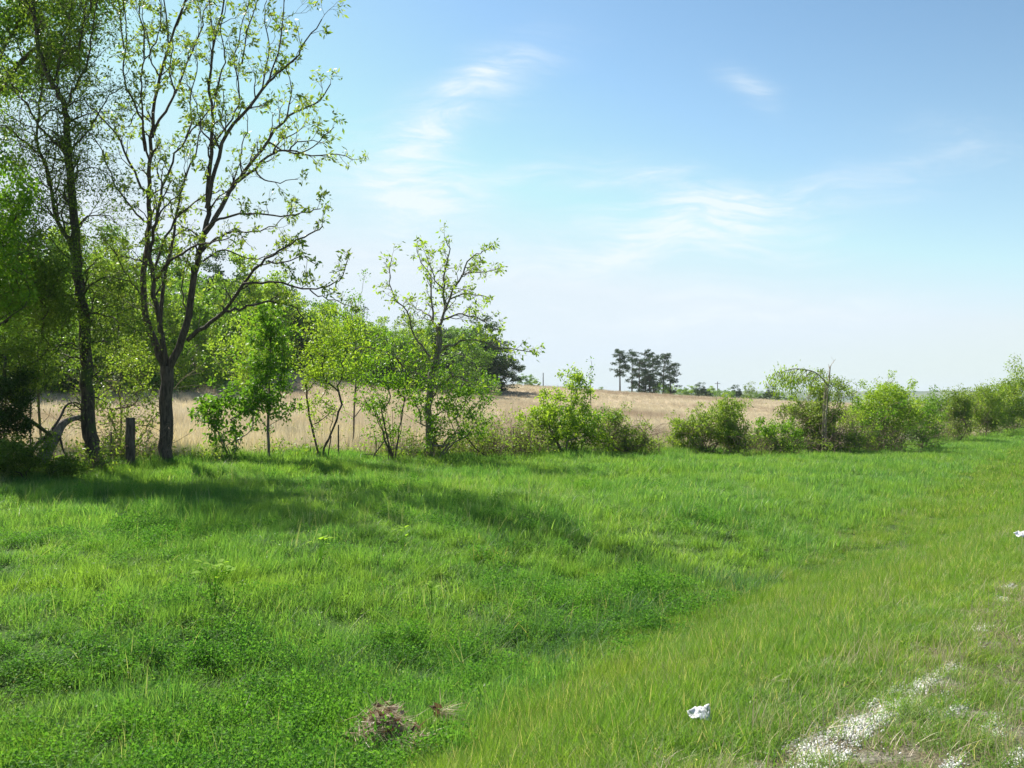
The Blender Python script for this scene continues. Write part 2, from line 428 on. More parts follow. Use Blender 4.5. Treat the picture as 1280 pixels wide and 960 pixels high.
# skeleton that reaches every leaf clump
def skeleton(base, clumps, rng, stems=1, lean=(0, 0), trunk_h=0.4, trunk_pts=None, bend=.06, rtip=.006, rpow=2.2, minr=.004):
    """clumps: (n,3). returns curves with radii (pipe model)"""
    nodes = []; par = []
    def add(p, q): nodes.append(np.asarray(p, float)); par.append(q); return len(nodes) - 1
    root = add(base, -1)
    order = np.argsort(np.linalg.norm((clumps - base) * np.array([1, 1, 1.0]), axis=1))
    top = clumps[:, 2].max() - base[2]
    if trunk_pts is not None:
        q = root
        for p in trunk_pts: q = add(p, q)
    else:
        cen = clumps.mean(0)
        for s in range(stems):
            q = root; a = rng.uniform(0, 6.28); sp = 0 if stems == 1 else .16 * top
            hh = trunk_h * top * rng.uniform(.8, 1.15)
            if stems == 1: hh = .8 * top
            tgt = base + np.array([(cen[0] - base[0]) * (.9 if stems == 1 else .5) + math.cos(a) * sp, (cen[1] - base[1]) * (.9 if stems == 1 else .5) + math.sin(a) * sp, hh])
            for k in range(1, 9):
                t = k / 8; q = add(base + (tgt - base) * t + rng.normal(size=3) * .006 * top * np.array([1, 1, .2]), q)
    for ci in order:
        c = clumps[ci]; NN = np.array(nodes)
        v = c - NN; dist = np.linalg.norm(v, axis=1)
        pen = np.where(NN[:, 2] > c[2] - .25 * dist, dist * 1.2, 0)
        q = int(np.argmin(dist + pen + (NN[:, 2] < base[2] + top * min(trunk_h, .4) * .5) * top * .4))
        p = NN[q]; L = dist[q]; n = max(2, min(6, int(L / (top * .06)) + 1))
        off = rng.normal(size=3) * L * bend; off[2] = abs(off[2]) * -.3
        for k in range(1, n + 1):
            t = k / n; q = add(p + (c - p) * t + off * math.sin(math.pi * t) + (rng.normal(size=3) * L * .02 if k < n else 0), q)
    m = len(nodes); NN = np.array(nodes); par = np.array(par)
    w = np.zeros(m); kids = [[] for _ in range(m)]
    for i in range(1, m): kids[par[i]].append(i)
    rad = np.zeros(m)
    for i in range(m - 1, -1, -1):
        rad[i] = max(rtip, sum(rad[k] ** rpow for k in kids[i]) ** (1 / rpow)) if kids[i] else rtip
    # chains
    curves = []
    def chain(start, first):
        pts = [NN[start], NN[first]]; rr = [rad[first], rad[first]]; cur = first
        while kids[cur]:
            nx = max(kids[cur], key=lambda k: rad[k])
            for k in kids[cur]:
                if k != nx: stack.append((cur, k))
            pts.append(NN[nx]); rr.append(rad[nx]); cur = nx
        curves.append((np.array(pts), np.maximum(np.array(rr), minr)))
    stack = [(0, k) for k in kids[0]]
    while stack: chain(*stack.pop())
    return curves

def clump_leaves(clumps, rads, per, rng, flat=1.0):
    C = []
    for c, r in zip(clumps, rads):
        k = max(3, int(per * rng.uniform(.6, 1.3)))
        g = rnd_unit(k, rng) * (rng.uniform(0, 1, (k, 1)) ** .45) * r; g[:, 2] *= flat
        C.append(c + g)
    return np.concatenate(C)

def lump_points(n, c, rx, ry, rz, rng, shell=.45, lumps=.25):
    """clump centres inside an uneven ellipsoid, denser towards its surface"""
    u = rnd_unit(n, rng); s = rng.uniform(shell, 1, n) ** .6
    ph = rng.uniform(0, 6, 3)
    k = 1 + lumps * np.sin(u[:, 0] * 4 + ph[0]) * np.sin(u[:, 1] * 4 + ph[1]) + lumps * .6 * np.sin(u[:, 2] * 6 + ph[2])
    ext = np.where(rng.uniform(size=n) < .12, rng.uniform(1.05, 1.3, n), 1)
    return c + u * np.array([rx, ry, rz]) * (s * k * ext)[:, None]

def split_curves(curves, thr):
    big = [c for c in curves if c[1].max() >= thr]; small = [c for c in curves if c[1].max() < thr]
    return big, small

def add_plant(name, label, cat, group, base, clumps, crad, per, leaf, lsize, mat, bark, rng, loc=True, stems=1, trunk_h=.4, trunk_pts=None, rtip=.008, aspect=2, droop=.3, flat=1, sides=5, bend=.06, rpow=2.2, extra=None):
    """a tree or shrub: trunk, twigs, foliage"""
    base = np.asarray(base, float)
    root = empty(name, base, label, cat, group)
    cl = np.asarray(clumps) - base
    tp = None if trunk_pts is None else np.asarray(trunk_pts) - base
    cur = skeleton(np.zeros(3) - np.array([0, 0, .06]), cl, rng, stems=stems, trunk_h=trunk_h, trunk_pts=tp, rtip=rtip, bend=bend, rpow=rpow)
    cur.sort(key=lambda c: -c[1].max())
    nb = stems
    tubes('trunk' if cat == 'tree' else 'stem', cur[:nb], 8, M[bark], root)
    if len(cur) > nb: 
        tubes('branches', cur[nb:], sides, M[bark], root)['kind'] = 'stuff'
    C = clump_leaves(cl, crad, per, rng, flat)
    leaves('crown' if cat == 'tree' else 'foliage', C, lsize, M[mat], root, rng, aspect=aspect, droop=droop)
    return root

def copy_tree(o, parent=None):
    c = o.copy(); COL.objects.link(c)
    if parent is not None: c.parent = parent
    for ch in o.children: copy_tree(ch, c)
    return c

# ------------------------------------------------------------------ ground sheets
def ground_mat(name, build):
    m, nt, out = new_mat(name)
    geo = N(nt, 'ShaderNodeNewGeometry'); p = N(nt, 'ShaderNodeBsdfPrincipled'); p.inputs['Roughness'].default_value = .95
    p.inputs['Specular IOR Level'].default_value = .1
    col, h = build(nt, geo.outputs['Position']); nt.links.new(col, p.inputs['Base Color'])
    if h is not None:
        b = N(nt, 'ShaderNodeBump'); b.inputs['Distance'].default_value = h[1]; b.inputs['Strength'].default_value = .7
        nt.links.new(h[0], b.inputs['Height']); nt.links.new(b.outputs[0], p.inputs['Normal'])
    nt.links.new(p.outputs[0], out.inputs[0]); return m

def b_meadow(nt, pos):
    n1 = noise(nt, pos, 9, 5); n2 = noise(nt, pos, .5, 3)
    c = mix_col(nt, ramp(nt, n1, .4, .6), (0.03, 0.05, 0.012), (0.055, 0.10, 0.02))
    c = mix_col(nt, ramp(nt, n2, .4, .6), c, (0.06, 0.12, 0.02)); return c, (n1, .05)

def b_field(nt, pos):
    mp = N(nt, 'ShaderNodeMapping'); mp.inputs['Rotation'].default_value = (0, 0, .35); mp.inputs['Scale'].default_value = (1, .12, 1); nt.links.new(pos, mp.inputs[0])
    n1 = noise(nt, mp.outputs[0], 2.2, 5, .7); n2 = noise(nt, pos, .035, 4); n3 = noise(nt, pos, 1.3, 6, .7)
    c = mix_col(nt, ramp(nt, n1, .35, .65), (0.30, 0.24, 0.15), (0.54, 0.46, 0.30))
    c = mix_col(nt, math_node(nt, 'MULTIPLY', ramp(nt, n3, .45, .7), .6), c, (0.20, 0.145, 0.10))
    c = mix_col(nt, math_node(nt, 'MULTIPLY', ramp(nt, n2, .45, .65), .5), c, (0.34, 0.25, 0.17))
    return c, (n3, .15)

def b_hill(nt, pos):
    n1 = noise(nt, pos, .6, 5)
    return mix_col(nt, n1, (0.03, 0.045, 0.015), (0.08, 0.09, 0.035)), (n1, .3)

def b_far(nt, pos):
    n1 = noise(nt, pos, .01, 5)
    return mix_col(nt, ramp(nt, n1, .4, .6), (0.05, 0.085, 0.03), (0.12, 0.15, 0.06)), None

def b_shoulder(nt, pos):
    v = N(nt, 'ShaderNodeTexVoronoi'); v.inputs['Scale'].default_value = 45; nt.links.new(pos, v.inputs['Vector'])
    n1 = noise(nt, pos, 2.2, 5, .6)
    soil = mix_col(nt, noise(nt, pos, 30, 4), (0.07, 0.06, 0.035), (0.16, 0.14, 0.09))
    grv = mix_col(nt, v.outputs['Color'], (0.30, 0.29, 0.27), (0.5, 0.49, 0.47))
    return mix_col(nt, math_node(nt, 'MULTIPLY', ramp(nt, n1, .5, .62), .35), soil, grv), (v.outputs['Distance'], .02)

M['g_meadow'] = ground_mat('meadow_soil', b_meadow); M['g_field'] = ground_mat('stubble_soil', b_field)
M['g_hill'] = ground_mat('wood_floor', b_hill); M['g_far'] = ground_mat('far_land', b_far); M['g_shoulder'] = ground_mat('shoulder_soil', b_shoulder)

def axis(lo, hi, fine_lo, fine_hi, step, n_out):
    a = np.arange(fine_lo, fine_hi, step)
    l = fine_lo - np.geomspace(step * 1.5, fine_lo - lo, n_out); h = fine_hi + np.geomspace(step * 1.5, hi - fine_hi, n_out)
    return np.unique(np.concatenate([l[::-1], a, h]))
gx = axis(-4500, 4500, -22, 34, .4, 70); gy = axis(-300, 6000, 0, 62, .4, 90)
GX, GY = np.meshgrid(gx, gy); GZ = terrain(GX.ravel(), GY.ravel())
GV = np.stack([GX.ravel(), GY.ravel(), GZ], 1)
nx, ny = len(gx), len(gy)
ii, jj = np.meshgrid(np.arange(nx - 1), np.arange(ny - 1)); a0 = (jj * nx + ii).ravel()
GF = np.stack([a0, a0 + 1, a0 + nx + 1, a0 + nx], 1)
fc = GV[GF].mean(1); fu = fc[:, 0] * RN[0] + fc[:, 1] * RN[1]; fr = np.hypot(fc[:, 0], fc[:, 1])
fpx = 640 + FPX * fc[:, 0] / np.maximum(fc[:, 1], .1)
bf = beyond_fence(fc[:, 0], fc[:, 1])
reg = np.full(len(fc), 0)
reg[bf > 0] = 1
reg[(bf > 0) & (fc[:, 1] > edge_depth(fpx)) & (fpx < 700)] = 2
reg[(fr > 330) | (fc[:, 1] < -20)] = 3
reg[(fpx >= 700) & (fc[:, 1] > 262)] = 3
reg[(fu < 2.0) & (fr < 330)] = 4
for k, (nm, mt) in enumerate([('meadow_ground', 'g_meadow'), ('stubble_field', 'g_field'), ('wooded_hillside_ground', 'g_hill'), ('far_land', 'g_far'), ('gravel_shoulder', 'g_shoulder')]):
    Fk = GF[reg == k]; used = np.unique(Fk); mp_ = np.zeros(len(GV), int); mp_[used] = np.arange(len(used))
    o = mesh_obj(nm, np_mesh(nm, GV[used], mp_[Fk], M[mt], smooth_=True)); tag(o, kind='structure')

# road behind the shoulder, just out of the frame to the right
def b_road(nt, pos):
    n1 = noise(nt, pos, 60, 4); return mix_col(nt, n1, (0.04, 0.04, 0.042), (0.075, 0.073, 0.07)), (n1, .01)
M['asphalt'] = ground_mat('asphalt', b_road)
sv = np.arange(-40, 320, 4.0)
V = []
for s in sv:
    for u in (-1.6, -8.6):
        x, y = RD[0] * s + RN[0] * u, RD[1] * s + RN[1] * u; V.append((x, y, tz1(x, y) + .03))
F = [(2 * i, 2 * i + 1, 2 * i + 3, 2 * i + 2) for i in range(len(sv) - 1)]
tag(mesh_obj('road', np_mesh('road', V, F, M['asphalt'])), kind='structure')

# distant wooded hills
def ridge(name, r0, amp, base, a0, a1, seed):
    rng = np.random.default_rng(seed); th = np.linspace(a0, a1, 400); prof = sum(np.sin(th * f + rng.uniform(0, 6)) / f ** .7 for f in (5, 11, 23, 47, 90))
    h = base + amp * prof / 2
    V, F = [], []
    for k, (dr, f) in enumerate([(0, 0), (120, .6), (260, 1.0), (500, 1.05), (900, .2)]):
        jag = rng.normal(size=400) * 1.2 * (f > .5)
        V.append(np.stack([np.sin(th) * (r0 + dr), np.cos(th) * (r0 + dr), -12 + (h + 12) * f + jag], 1))
    V = np.concatenate(V)
    for k in range(4):
        i = np.arange(399); F.append(np.stack([k * 400 + i, k * 400 + i + 1, (k + 1) * 400 + i + 1, (k + 1) * 400 + i], 1))
    tag(mesh_obj(name, np_mesh(name, V, np.concatenate(F), M['g_far'])), kind='structure')
ridge('distant_hills', 2600, 10, 24, -.9, 1.6, 3)

# ------------------------------------------------------------------ traced trees
def traced_tree(name, label, px_base, D, stems, bark, leafmat, twig, leaf, seed, base_r, group=None, extra_tips=None):
    """stems: list of (points, depth at start, depth at end relative to D, radius px start, radius px end, sprout?)"""
    rng = np.random.default_rng(seed)
    b = at(px_base[0], px_base[1], D); b[2] = tz1(b[0], b[1])
    root = empty(name, b, label, 'tree', group)
    segs, tips = [], []
    for k, (pts, d0, d1, r0, r1, sp) in enumerate(stems):
        n = len(pts); P = []
        for i, (x, y) in enumerate(pts):
            t = i / (n - 1); P.append(at(x, y, D + d0 + (d1 - d0) * t))
        P = smooth_path(np.array(P), 3)
        if k == 0: P[0, 2] = b[2] - .12
        R = (r1 + (r0 - r1) * (1 - np.linspace(0, 1, len(P))) ** 1.25) * (.70 if k else 1) * D / FPX
        P += rng.normal(size=P.shape) * .018
        if k == 0:
            R[0] *= 1.35; R[1] *= 1.12
        V, F = tube_arrays([(P - b, R)], 10 if k == 0 else 7)
        nm = 'trunk' if k == 0 else 'limb'
        mesh_obj(nm, np_mesh(nm, V, F, M[bark], smooth_=True), root)
        if sp: sprout(P - b, R, rng, twig['every'], twig['len'] * (sp if sp is not True else 1), twig['lv'], segs, tips, twig['up'], twig['wig'], t0=twig.get('t0', .25))
    if segs: tubes('twigs', segs, 3, M[bark], root)['kind'] = 'stuff'
    C, Dr = tip_leaves(tips, rng, leaf['per'], leaf['rad'], leaf.get('back', .1))
    leaves('crown', C, leaf['size'], M[leafmat], root, rng, dirs=Dr, aspect=leaf.get('aspect', 2.6), droop=leaf.get('droop', .5), spread=leaf.get('spread', 1.1))
    return root

S = []
S.append(([(207, 588), (207, 560), (208, 520), (209, 490), (208, 458)], 0, 0, 8.4, 7.8, 0))
S.append(([(208, 462), (196, 436), (183, 400), (179, 360), (180, 330), (184, 305), (186, 270), (187, 230), (188, 191), (191, 142), (200, 96), (212, 53), (233, 0), (245, -40), (252, -70)], 0, 1.0, 7, 1.5, 1))
S.append(([(208, 455), (203, 422), (197, 390), (192, 357), (188, 325), (190, 300), (198, 269), (204, 234), (216, 202), (232, 173), (258, 142)], 0, -1.2, 5.5, 1.2, 1))
S.append(([(201, 415), (202, 370), (207, 340), (215, 302), (219, 277), (227, 235), (238, 205), (250, 170), (255, 130)], 0, 1.4, 4.0, 1, 1))
S.append(([(209, 462), (222, 437), (235, 395), (242, 352), (250, 320), (256, 290), (260, 255), (261, 219), (264, 177), (266, 142), (262, 100), (268, 50), (280, 0), (284, -35)], 0, -.6, 7.5, 1.2, 1))
S.append(([(256, 290), (269, 272), (287, 240), (302, 219), (326, 188), (354, 152), (379, 136), (396, 128), (412, 105)], -.4, .8, 5, 1, 1))
S.append(([(258, 262), (269, 212), (283, 166), (312, 134), (336, 103), (352, 88), (372, 70), (383, 50), (402, 26)], -.4, -1.5, 4, .9, 1))
S.append(([(296, 228), (319, 210), (340, 191), (361, 188), (390, 195), (421, 193), (438, 198)], .2, 1.6, 2.8, .8, .8))
S.append(([(335, 178), (360, 190), (384, 188), (405, 170), (420, 160)], .4, -.4, 1.6, .7, .7))
S.append(([(235, 425), (255, 410), (280, 390), (295, 367), (310, 347), (325, 330), (350, 312), (372, 300), (392, 290), (404, 283)], -.2, -2.0, 4.2, 1, .8))
S.append(([(281, 389), (300, 386), (315, 382), (337, 377), (352, 380), (370, 385), (387, 405), (400, 416)], -1.0, -.6, 2.6, .8, .35))
S.append(([(337, 377), (348, 368), (358, 366)], -.8, -1.2, 1.3, .6, .4))
S.append(([(305, 355), (328, 353), (352, 354), (387, 362), (408, 357), (424, 350), (434, 327)], -1.0, -2.4, 2.4, .7, .6))
S.append(([(387, 362), (405, 372), (425, 378), (440, 384)], -2.0, -2.4, 1.2, .6, .5))
S.append(([(335, 326), (355, 327), (377, 321), (395, 330)], -1.4, -2.6, 1.5, .6, .6))
S.append(([(258, 287), (268, 277), (290, 269), (320, 266), (352, 271), (377, 266), (402, 261)], -.4, -2.4, 2.6, .8, .8))
S.append(([(252, 315), (270, 300), (290, 291), (315, 289), (330, 285), (347, 279), (362, 262)], -.3, 1.8, 2.4, .7, .8))
S.append(([(253, 328), (266, 318), (280, 312), (302, 321), (322, 322), (345, 316), (362, 310)], -.3, .9, 1.8, .7, .8))
S.append(([(194, 350), (206, 332), (220, 320), (247, 306), (262, 303), (285, 297)], .1, -1.6, 3.0, 1, .6))
S.append(([(193, 338), (207, 297), (227, 267), (250, 247), (270, 240), (288, 238)], .1, 1.7, 2.6, .8, .6))
S.append(([(185, 278), (178, 273), (156, 251), (142, 225), (135, 205), (122, 180), (108, 160)], .3, -.8, 2.2, .7, .7))
S.append(([(187, 255), (184, 243), (173, 227), (156, 188), (138, 159), (120, 140), (106, 124), (96, 100)], .4, 1.6, 3.0, .8, 1))
S.append(([(181, 190), (177, 152), (163, 120), (154, 90), (156, 60), (159, 28), (152, -10)], .5, -1.2, 2.2, .8, 1))
S.append(([(190, 172), (205, 140), (220, 117), (234, 78), (250, 40), (256, 15), (272, -20)], .5, 1.9, 2.8, .9, 1))
S.append(([(186, 200), (180, 170), (178, 130), (177, 99), (181, 74), (195, 53), (200, 20), (196, -20)], .5, -1.0, 2.0, .8, 1))
S.append(([(263, 190), (278, 165), (296, 140), (300, 110), (292, 80), (300, 40), (312, 0), (316, -20)], -.4, 1.5, 2.0, .7, 1))
S.append(([(312, 134), (325, 110), (334, 80), (335, 55), (330, 20), (333, 0)], -.9, -.2, 1.8, .7, .9))
S.append(([(181, 375), (170, 360), (155, 337), (146, 320), (132, 300)], 0, -1.4, 1.8, .7, .7))
for _p, _d in [([(262,100),(268,50),(262,0),(266,-60)],.2),([(233,0),(240,-50),(232,-80)],.9),([(212,53),(205,0),(196,-50),(198,-80)],.5),([(300,80),(316,20),(326,-20)],.8),([(156,60),(148,0),(150,-60)],-.8),
    ([(280,0),(290,-50)],-.4),([(181,74),(176,20),(170,-40),(172,-70)],-.5),([(336,103),(350,50),(356,0),(366,-50)],-1.0),([(232,173),(240,150),(238,120),(246,90),(244,60),(250,30)],.6),([(302,219),(300,190),(310,165),(308,140)],1.2),([(340,191),(352,175),(372,165),(384,150)],.5),
    ([(200,96),(190,80),(186,50),(178,20),(180,-10)],.3),([(186,150),(170,140),(160,160),(140,150)],1.0),([(220,117),(212,90),(216,60),(208,30)],-.8),([(319,210),(330,225),(350,228),(372,222)],-.9),
    ([(361,188),(372,178),(392,176),(410,182)],.6),([(264,177),(252,160),(246,130),(236,112)],-1.5),([(283,166),(276,150),(280,120),(270,100)],.7),([(235,395),(228,370),(230,340),(238,310),(234,280)],1.3),
    ([(198,269),(210,255),(226,240),(232,215)],-1.9),([(354,152),(362,130),(364,105),(356,84)],-.4),([(197,390),(186,380),(172,385),(160,378)],.8),([(204,234),(196,215),(200,190),(194,170)],1.6)]:
    S.append((_p, _d - .3, _d + .5, 1.6, .6, 1.25 if _p[-1][1] < -20 else .9))
S.append(([(268, 120), (275, 95), (282, 70), (276, 40), (283, 5)], -.6, -1.6, 1.6, .7, .9))
traced_tree('hickory_tree', 'tall tree forking low into many upright bare limbs, right of the wooden post',
            (207, 588), 24.4, S, 'bark', 'hick_leaf', dict(every=.40, len=.74, lv=2, up=.30, wig=.45, t0=.25), dict(per=4, rad=.045, size=.125, aspect=2.6, droop=.6, back=.15), 11, .19)

S = []
S.append(([(121, 587), (117, 565), (112, 545), (110, 505), (108, 470), (107, 445), (104, 400), (101, 370), (97, 330), (94, 290), (89, 240), (86, 200), (83, 159), (80, 131), (70, 112), (58, 90), (50, 62), (42, 20), (38, -40)], 0, .5, 10, 2, .8))
S.append(([(97, 335), (85, 301), (67, 262), (60, 220), (46, 170), (50, 131), (53, 103), (44, 70)], .1, 1.2, 4.5, 1.2, 1))
S.append(([(88, 203), (78, 188), (62, 172), (50, 159), (38, 138), (25, 117), (14, 103), (2, 80)], .2, -1.0, 3.5, 1, 1))
S.append(([(88, 210), (92, 184), (104, 172), (112, 160), (124, 142), (132, 125), (150, 110)], .2, 1.0, 2.6, .9, 1))
S.append(([(82, 140), (90, 118), (104, 90), (112, 60), (118, 20), (130, -30)], .3, -.6, 2.4, .9, 1))
S.append(([(62, 232), (53, 198), (40, 185), (25, 173), (10, 160), (-8, 152)], .5, -1.2, 2.2, 1, 1))
S.append(([(66, 108), (76, 70), (84, 30), (96, -30)], .4, 1.0, 2.4, 1, 1))
S.append(([(40, 0), (52, -50), (46, -120)], .4, .9, 2.4, 1, 1.2))
S.append(([(100, 60), (108, 0), (120, -60), (116, -120)], .2, .8, 2.4, 1, 1.2))
S.append(([(42, 20), (20, -30), (14, -90)], .4, -.4, 2.4, 1, 1.2))
S.append(([(103, 385), (88, 372), (60, 368), (40, 378), (10, 384), (-20, 396)], .1, -1.4, 2.2, .8, 1))
S.append(([(102, 372), (118, 352), (140, 345), (160, 350)], .1, -.8, 2.0, .8, 1))
S.append(([(104, 400), (120, 392), (142, 398), (168, 410)], .1, -1.4, 1.8, .7, 1))
S.append(([(93, 285), (110, 272), (130, 268), (148, 280)], .1, 1.2, 1.8, .7, 1))
S.append(([(90, 262), (80, 240), (96, 215), (120, 210), (140, 222)], .1, -1, 1.8, .7, 1))
S.append(([(107, 440), (90, 430), (66, 436), (46, 450)], .1, -.8, 1.8, .7, 1))
traced_tree('locust_tree', 'dark mossy leaning trunk with fine feathery foliage, second trunk from the left edge',
            (121, 587), 23.2, S, 'bark_moss', 'fine_leaf', dict(every=.17, len=1.0, lv=2, up=-.05, wig=.45, t0=.10), dict(per=11, rad=.15, size=.07, aspect=2.4, droop=.4, back=.4), 12, .2)
# tree beyond the left edge whose boughs reach in at the top corner
S = []
S.append(([(-60, 600), (-62, 500), (-70, 400), (-60, 300), (-52, 220), (-40, 160), (-20, 132), (0, 113), (21, 81), (46, 62), (71, 50), (100, 38)], 0, -1.0, 11, 1.2, 1))
S.append(([(-60, 300), (-75, 220), (-80, 130), (-60, 40), (-40, -40)], 0, .5, 7, 2, 1))
S.append(([(-22, 134), (-10, 95), (5, 60), (22, 30), (40, 0), (60, -35)], -.5, -1.6, 3, 1, 1))
S.append(([(-60, 60), (-30, 30), (0, 14), (30, 8), (60, 14), (92, 20)], .4, -.4, 3, 1, 1))
S.append(([(-50, 210), (-30, 190), (-5, 185), (20, 200)], -.3, -1.2, 2.4, .8, .8))
S.append(([(-45, -10), (-10, -25), (30, -32), (80, -20), (120, -5)], .4, -.8, 3, 1, 1))
S.append(([(20, 82), (45, 78), (70, 72), (98, 76)], -.9, -1.6, 1.8, .8, 1))
traced_tree('broadleaf_tree', 'leafy tree at the left edge, its dense green boughs hanging into the top left corner',
            (-60, 592), 27.0, S, 'bark_moss', 'sapling_leaf', dict(every=.18, len=.9, lv=2, up=.05, wig=.4, t0=.2), dict(per=17, rad=.16, size=.115, aspect=2.0, droop=.4, back=.3), 13, .22)

S = []
S.append(([(538, 577), (537, 545), (536, 512), (540, 467), (547, 441), (549, 409)], 0, 0, 5.5, 3.6, .4))
S.append(([(549, 410), (556, 384), (554, 357), (559, 328), (562, 312), (556, 296)], 0, .4, 2.6, .8, .8))
S.append(([(547, 441), (556, 434), (568, 430), (594, 425), (627, 435), (645, 437), (666, 441)], 0, -1.4, 2.6, .7, .8))
S.append(([(550, 408), (562, 373), (578, 341), (588, 322), (600, 316), (614, 308)], 0, -.8, 2.2, .7, .8))
S.append(([(562, 373), (580, 368), (601, 369), (613, 374)], 0, 1.0, 1.6, .6, .8))
S.append(([(577, 343), (600, 340), (622, 336)], -.4, .8, 1.4, .6, .8))
S.append(([(546, 412), (541, 402), (533, 393), (522, 386), (512, 380)], 0, 1.2, 2.0, .7, .8))
S.append(([(541, 400), (539, 372), (539, 345), (526, 328), (520, 308)], 0, .4, 2.0, .6, .8))
S.append(([(541, 455), (530, 435), (519, 421), (509, 388), (493, 372), (486, 345), (489, 324)], 0, .9, 2.2, .7, .8))
S.append(([(540, 480), (522, 470), (507, 461), (494, 447), (475, 438), (452, 433), (440, 442)], 0, -1.0, 2.4, .8, .6))
S.append(([(551, 400), (572, 392), (590, 396), (606, 402), (622, 412)], 0, .9, 1.8, .7, .9))
S.append(([(554, 360), (545, 350), (536, 330), (532, 318)], .1, -.8, 1.4, .6, .8))
S.append(([(538, 500), (552, 480), (572, 470), (590, 480)], 0, -1.0, 1.8, .7, .9))
S.append(([(537, 520), (522, 500), (508, 492)], 0, .8, 1.6, .7, .9))
S.append(([(537, 530), (556, 512), (575, 508)], 0, .8, 1.6, .7, .9))
traced_tree('hedgerow_tree', 'twiggy crooked tree with tangled crown, tallest in the middle of the fence line',
            (538, 577), 30.0, S, 'bark_grey', 'yellow_leaf', dict(every=.18, len=.66, lv=2, up=.12, wig=.55, t0=.15), dict(per=2.6, rad=.05, size=.125, aspect=2.2, droop=.4, back=.1), 14, .12)

# ------------------------------------------------------------------ helpers for placing plants by where they grow
def gpt(px, py, D=None):
    if D is None:
        return ground_at(px, py)
    p = at(px, py, D); p[2] = tz1(p[0], p[1]); return p

def cl_box(px0, px1, py0, py1, D, n, rng, depth=None, lumps=.42, shell=.3, top=None):
    """clump centres filling a lumpy volume as wide and high as seen at distance D"""
    s = D / FPX; c = at((px0 + px1) / 2, (py0 + py1) / 2, D)
    rx = (px1 - px0) / 2 * s; rz = (py1 - py0) / 2 * s; ry = depth if depth else rx * .9
    return lump_points(n, c, rx, ry, rz, rng, shell, lumps)

def shrub(name, label, cat, px, D, boxes, mat, bark, seed, per=60, crad=.22, lsize=.085, stems=3, trunk_h=.25, group=None, trunk_pts=None, rtip=.006, aspect=2.0, droop=.3, base_y=575, sprigs=0, flat=1.0, rpow=2.2, bend=.06):
    rng = np.random.default_rng(seed); b = gpt(px, base_y, D)
    cl = []; cr = []
    for bx in boxes:
        c = cl_box(bx[0], bx[1], bx[2], bx[3], D + (bx[5] if len(bx) > 5 else 0), bx[4], rng, depth=(bx[6] if len(bx) > 6 else None)); cl.append(c)
        cr += list(rng.uniform(.6, 1.35, len(c)) * crad)
    cl = np.concatenate(cl); g = terrain(cl[:, 0], cl[:, 1]); cl[:, 2] = np.maximum(cl[:, 2], g + .06)
    tp = None if trunk_pts is None else [at(x, y, D) for x, y in trunk_pts]
    if bark == 'dead_twig':
        hol = wob(cl[:, 0] * 2.2 + seed, cl[:, 2] * 2.2 + cl[:, 1], 1.6, seed); rel_ = (cl[:, 2] - cl[:, 2].min()) / np.ptp(cl[:, 2])
        keep = (hol < .25 + .9 * rel_) | (rng.uniform(0, 1, len(cl)) < .25); cl = cl[keep]; cr = list(np.array(cr)[keep])
    root_ = add_plant(name, label, cat, group, b, cl, cr, per, None, lsize, mat, bark, rng, stems=stems, trunk_h=trunk_h, trunk_pts=tp, rtip=rtip, aspect=aspect, droop=droop, flat=flat, rpow=rpow, bend=bend)
    if bark == 'dead_twig' and cat == 'bush':
        segs = []; lo, hi = cl.min(0) - b, cl.max(0) - b
        for k in range(int(26 + 14 * (hi[0] - lo[0]))):
            p0 = np.array([rng.uniform(lo[0], hi[0]), rng.uniform(lo[1], (lo[1] + hi[1]) / 2), rng.uniform(0, .55) * hi[2]]); v = rnd_unit(1, rng)[0]; v[2] = abs(v[2]) * .8
            grow(p0, v / np.linalg.norm(v), .25 + .35 * hi[2] * rng.uniform(.4, 1), .009, 1, rng, segs, [], -.1, .5)
        tubes('bare_twigs', segs, 3, M['dead_twig'], root_)['kind'] = 'stuff'
    return root_

# --- left thicket
shrub('thicket_tree', 'bushy olive-green tree with hanging fine foliage filling the left edge', 'tree', 22, 22.0, [(-60, 75, 225, 420, 120), (-50, 60, 400, 520, 60), (20, 100, 300, 430, 46)], 'fine_leaf', 'bark_moss', 21, per=130, crad=.38, lsize=.06, stems=2, trunk_h=.2, base_y=598, rtip=.006)
shrub('young_tree', 'young tree with bright yellow-green sunlit leaf tips at the left edge', 'tree', -14, 20.6, [(-50, 52, 212, 305, 60), (-50, 40, 290, 410, 50)], 'bright_leaf', 'bark_moss', 22, per=60, crad=.26, lsize=.085, stems=1, trunk_h=.5, base_y=603)
shrub('cedar_bush', 'dark evergreen bush, tall and narrow, at the left edge under the trees', 'bush', 6, 21.4, [(-30, 34, 440, 585, 70)], 'dark_leaf', 'bark_moss', 23, per=170, crad=.2, lsize=.06, stems=1, base_y=600)
shrub('undergrowth_bush', 'low shady green bush with fine leaves in front of the fallen log', 'bush', 35, 20.8, [(-40, 62, 540, 600, 50), (40, 100, 565, 600, 20)], 'fine_leaf', 'bark_moss', 24, per=150, crad=.2, lsize=.06, stems=4, base_y=604)
shrub('vine_thicket', 'wispy green thicket with thin stems between the mossy trunk and the forked tree', 'bush', 152, 25.2, [(115, 205, 460, 565, 60), (118, 175, 540, 588, 24), (128, 182, 420, 480, 24)], 'bramble_leaf', 'dead_twig', 25, per=42, crad=.26, lsize=.075, stems=5, base_y=588, bend=.2)
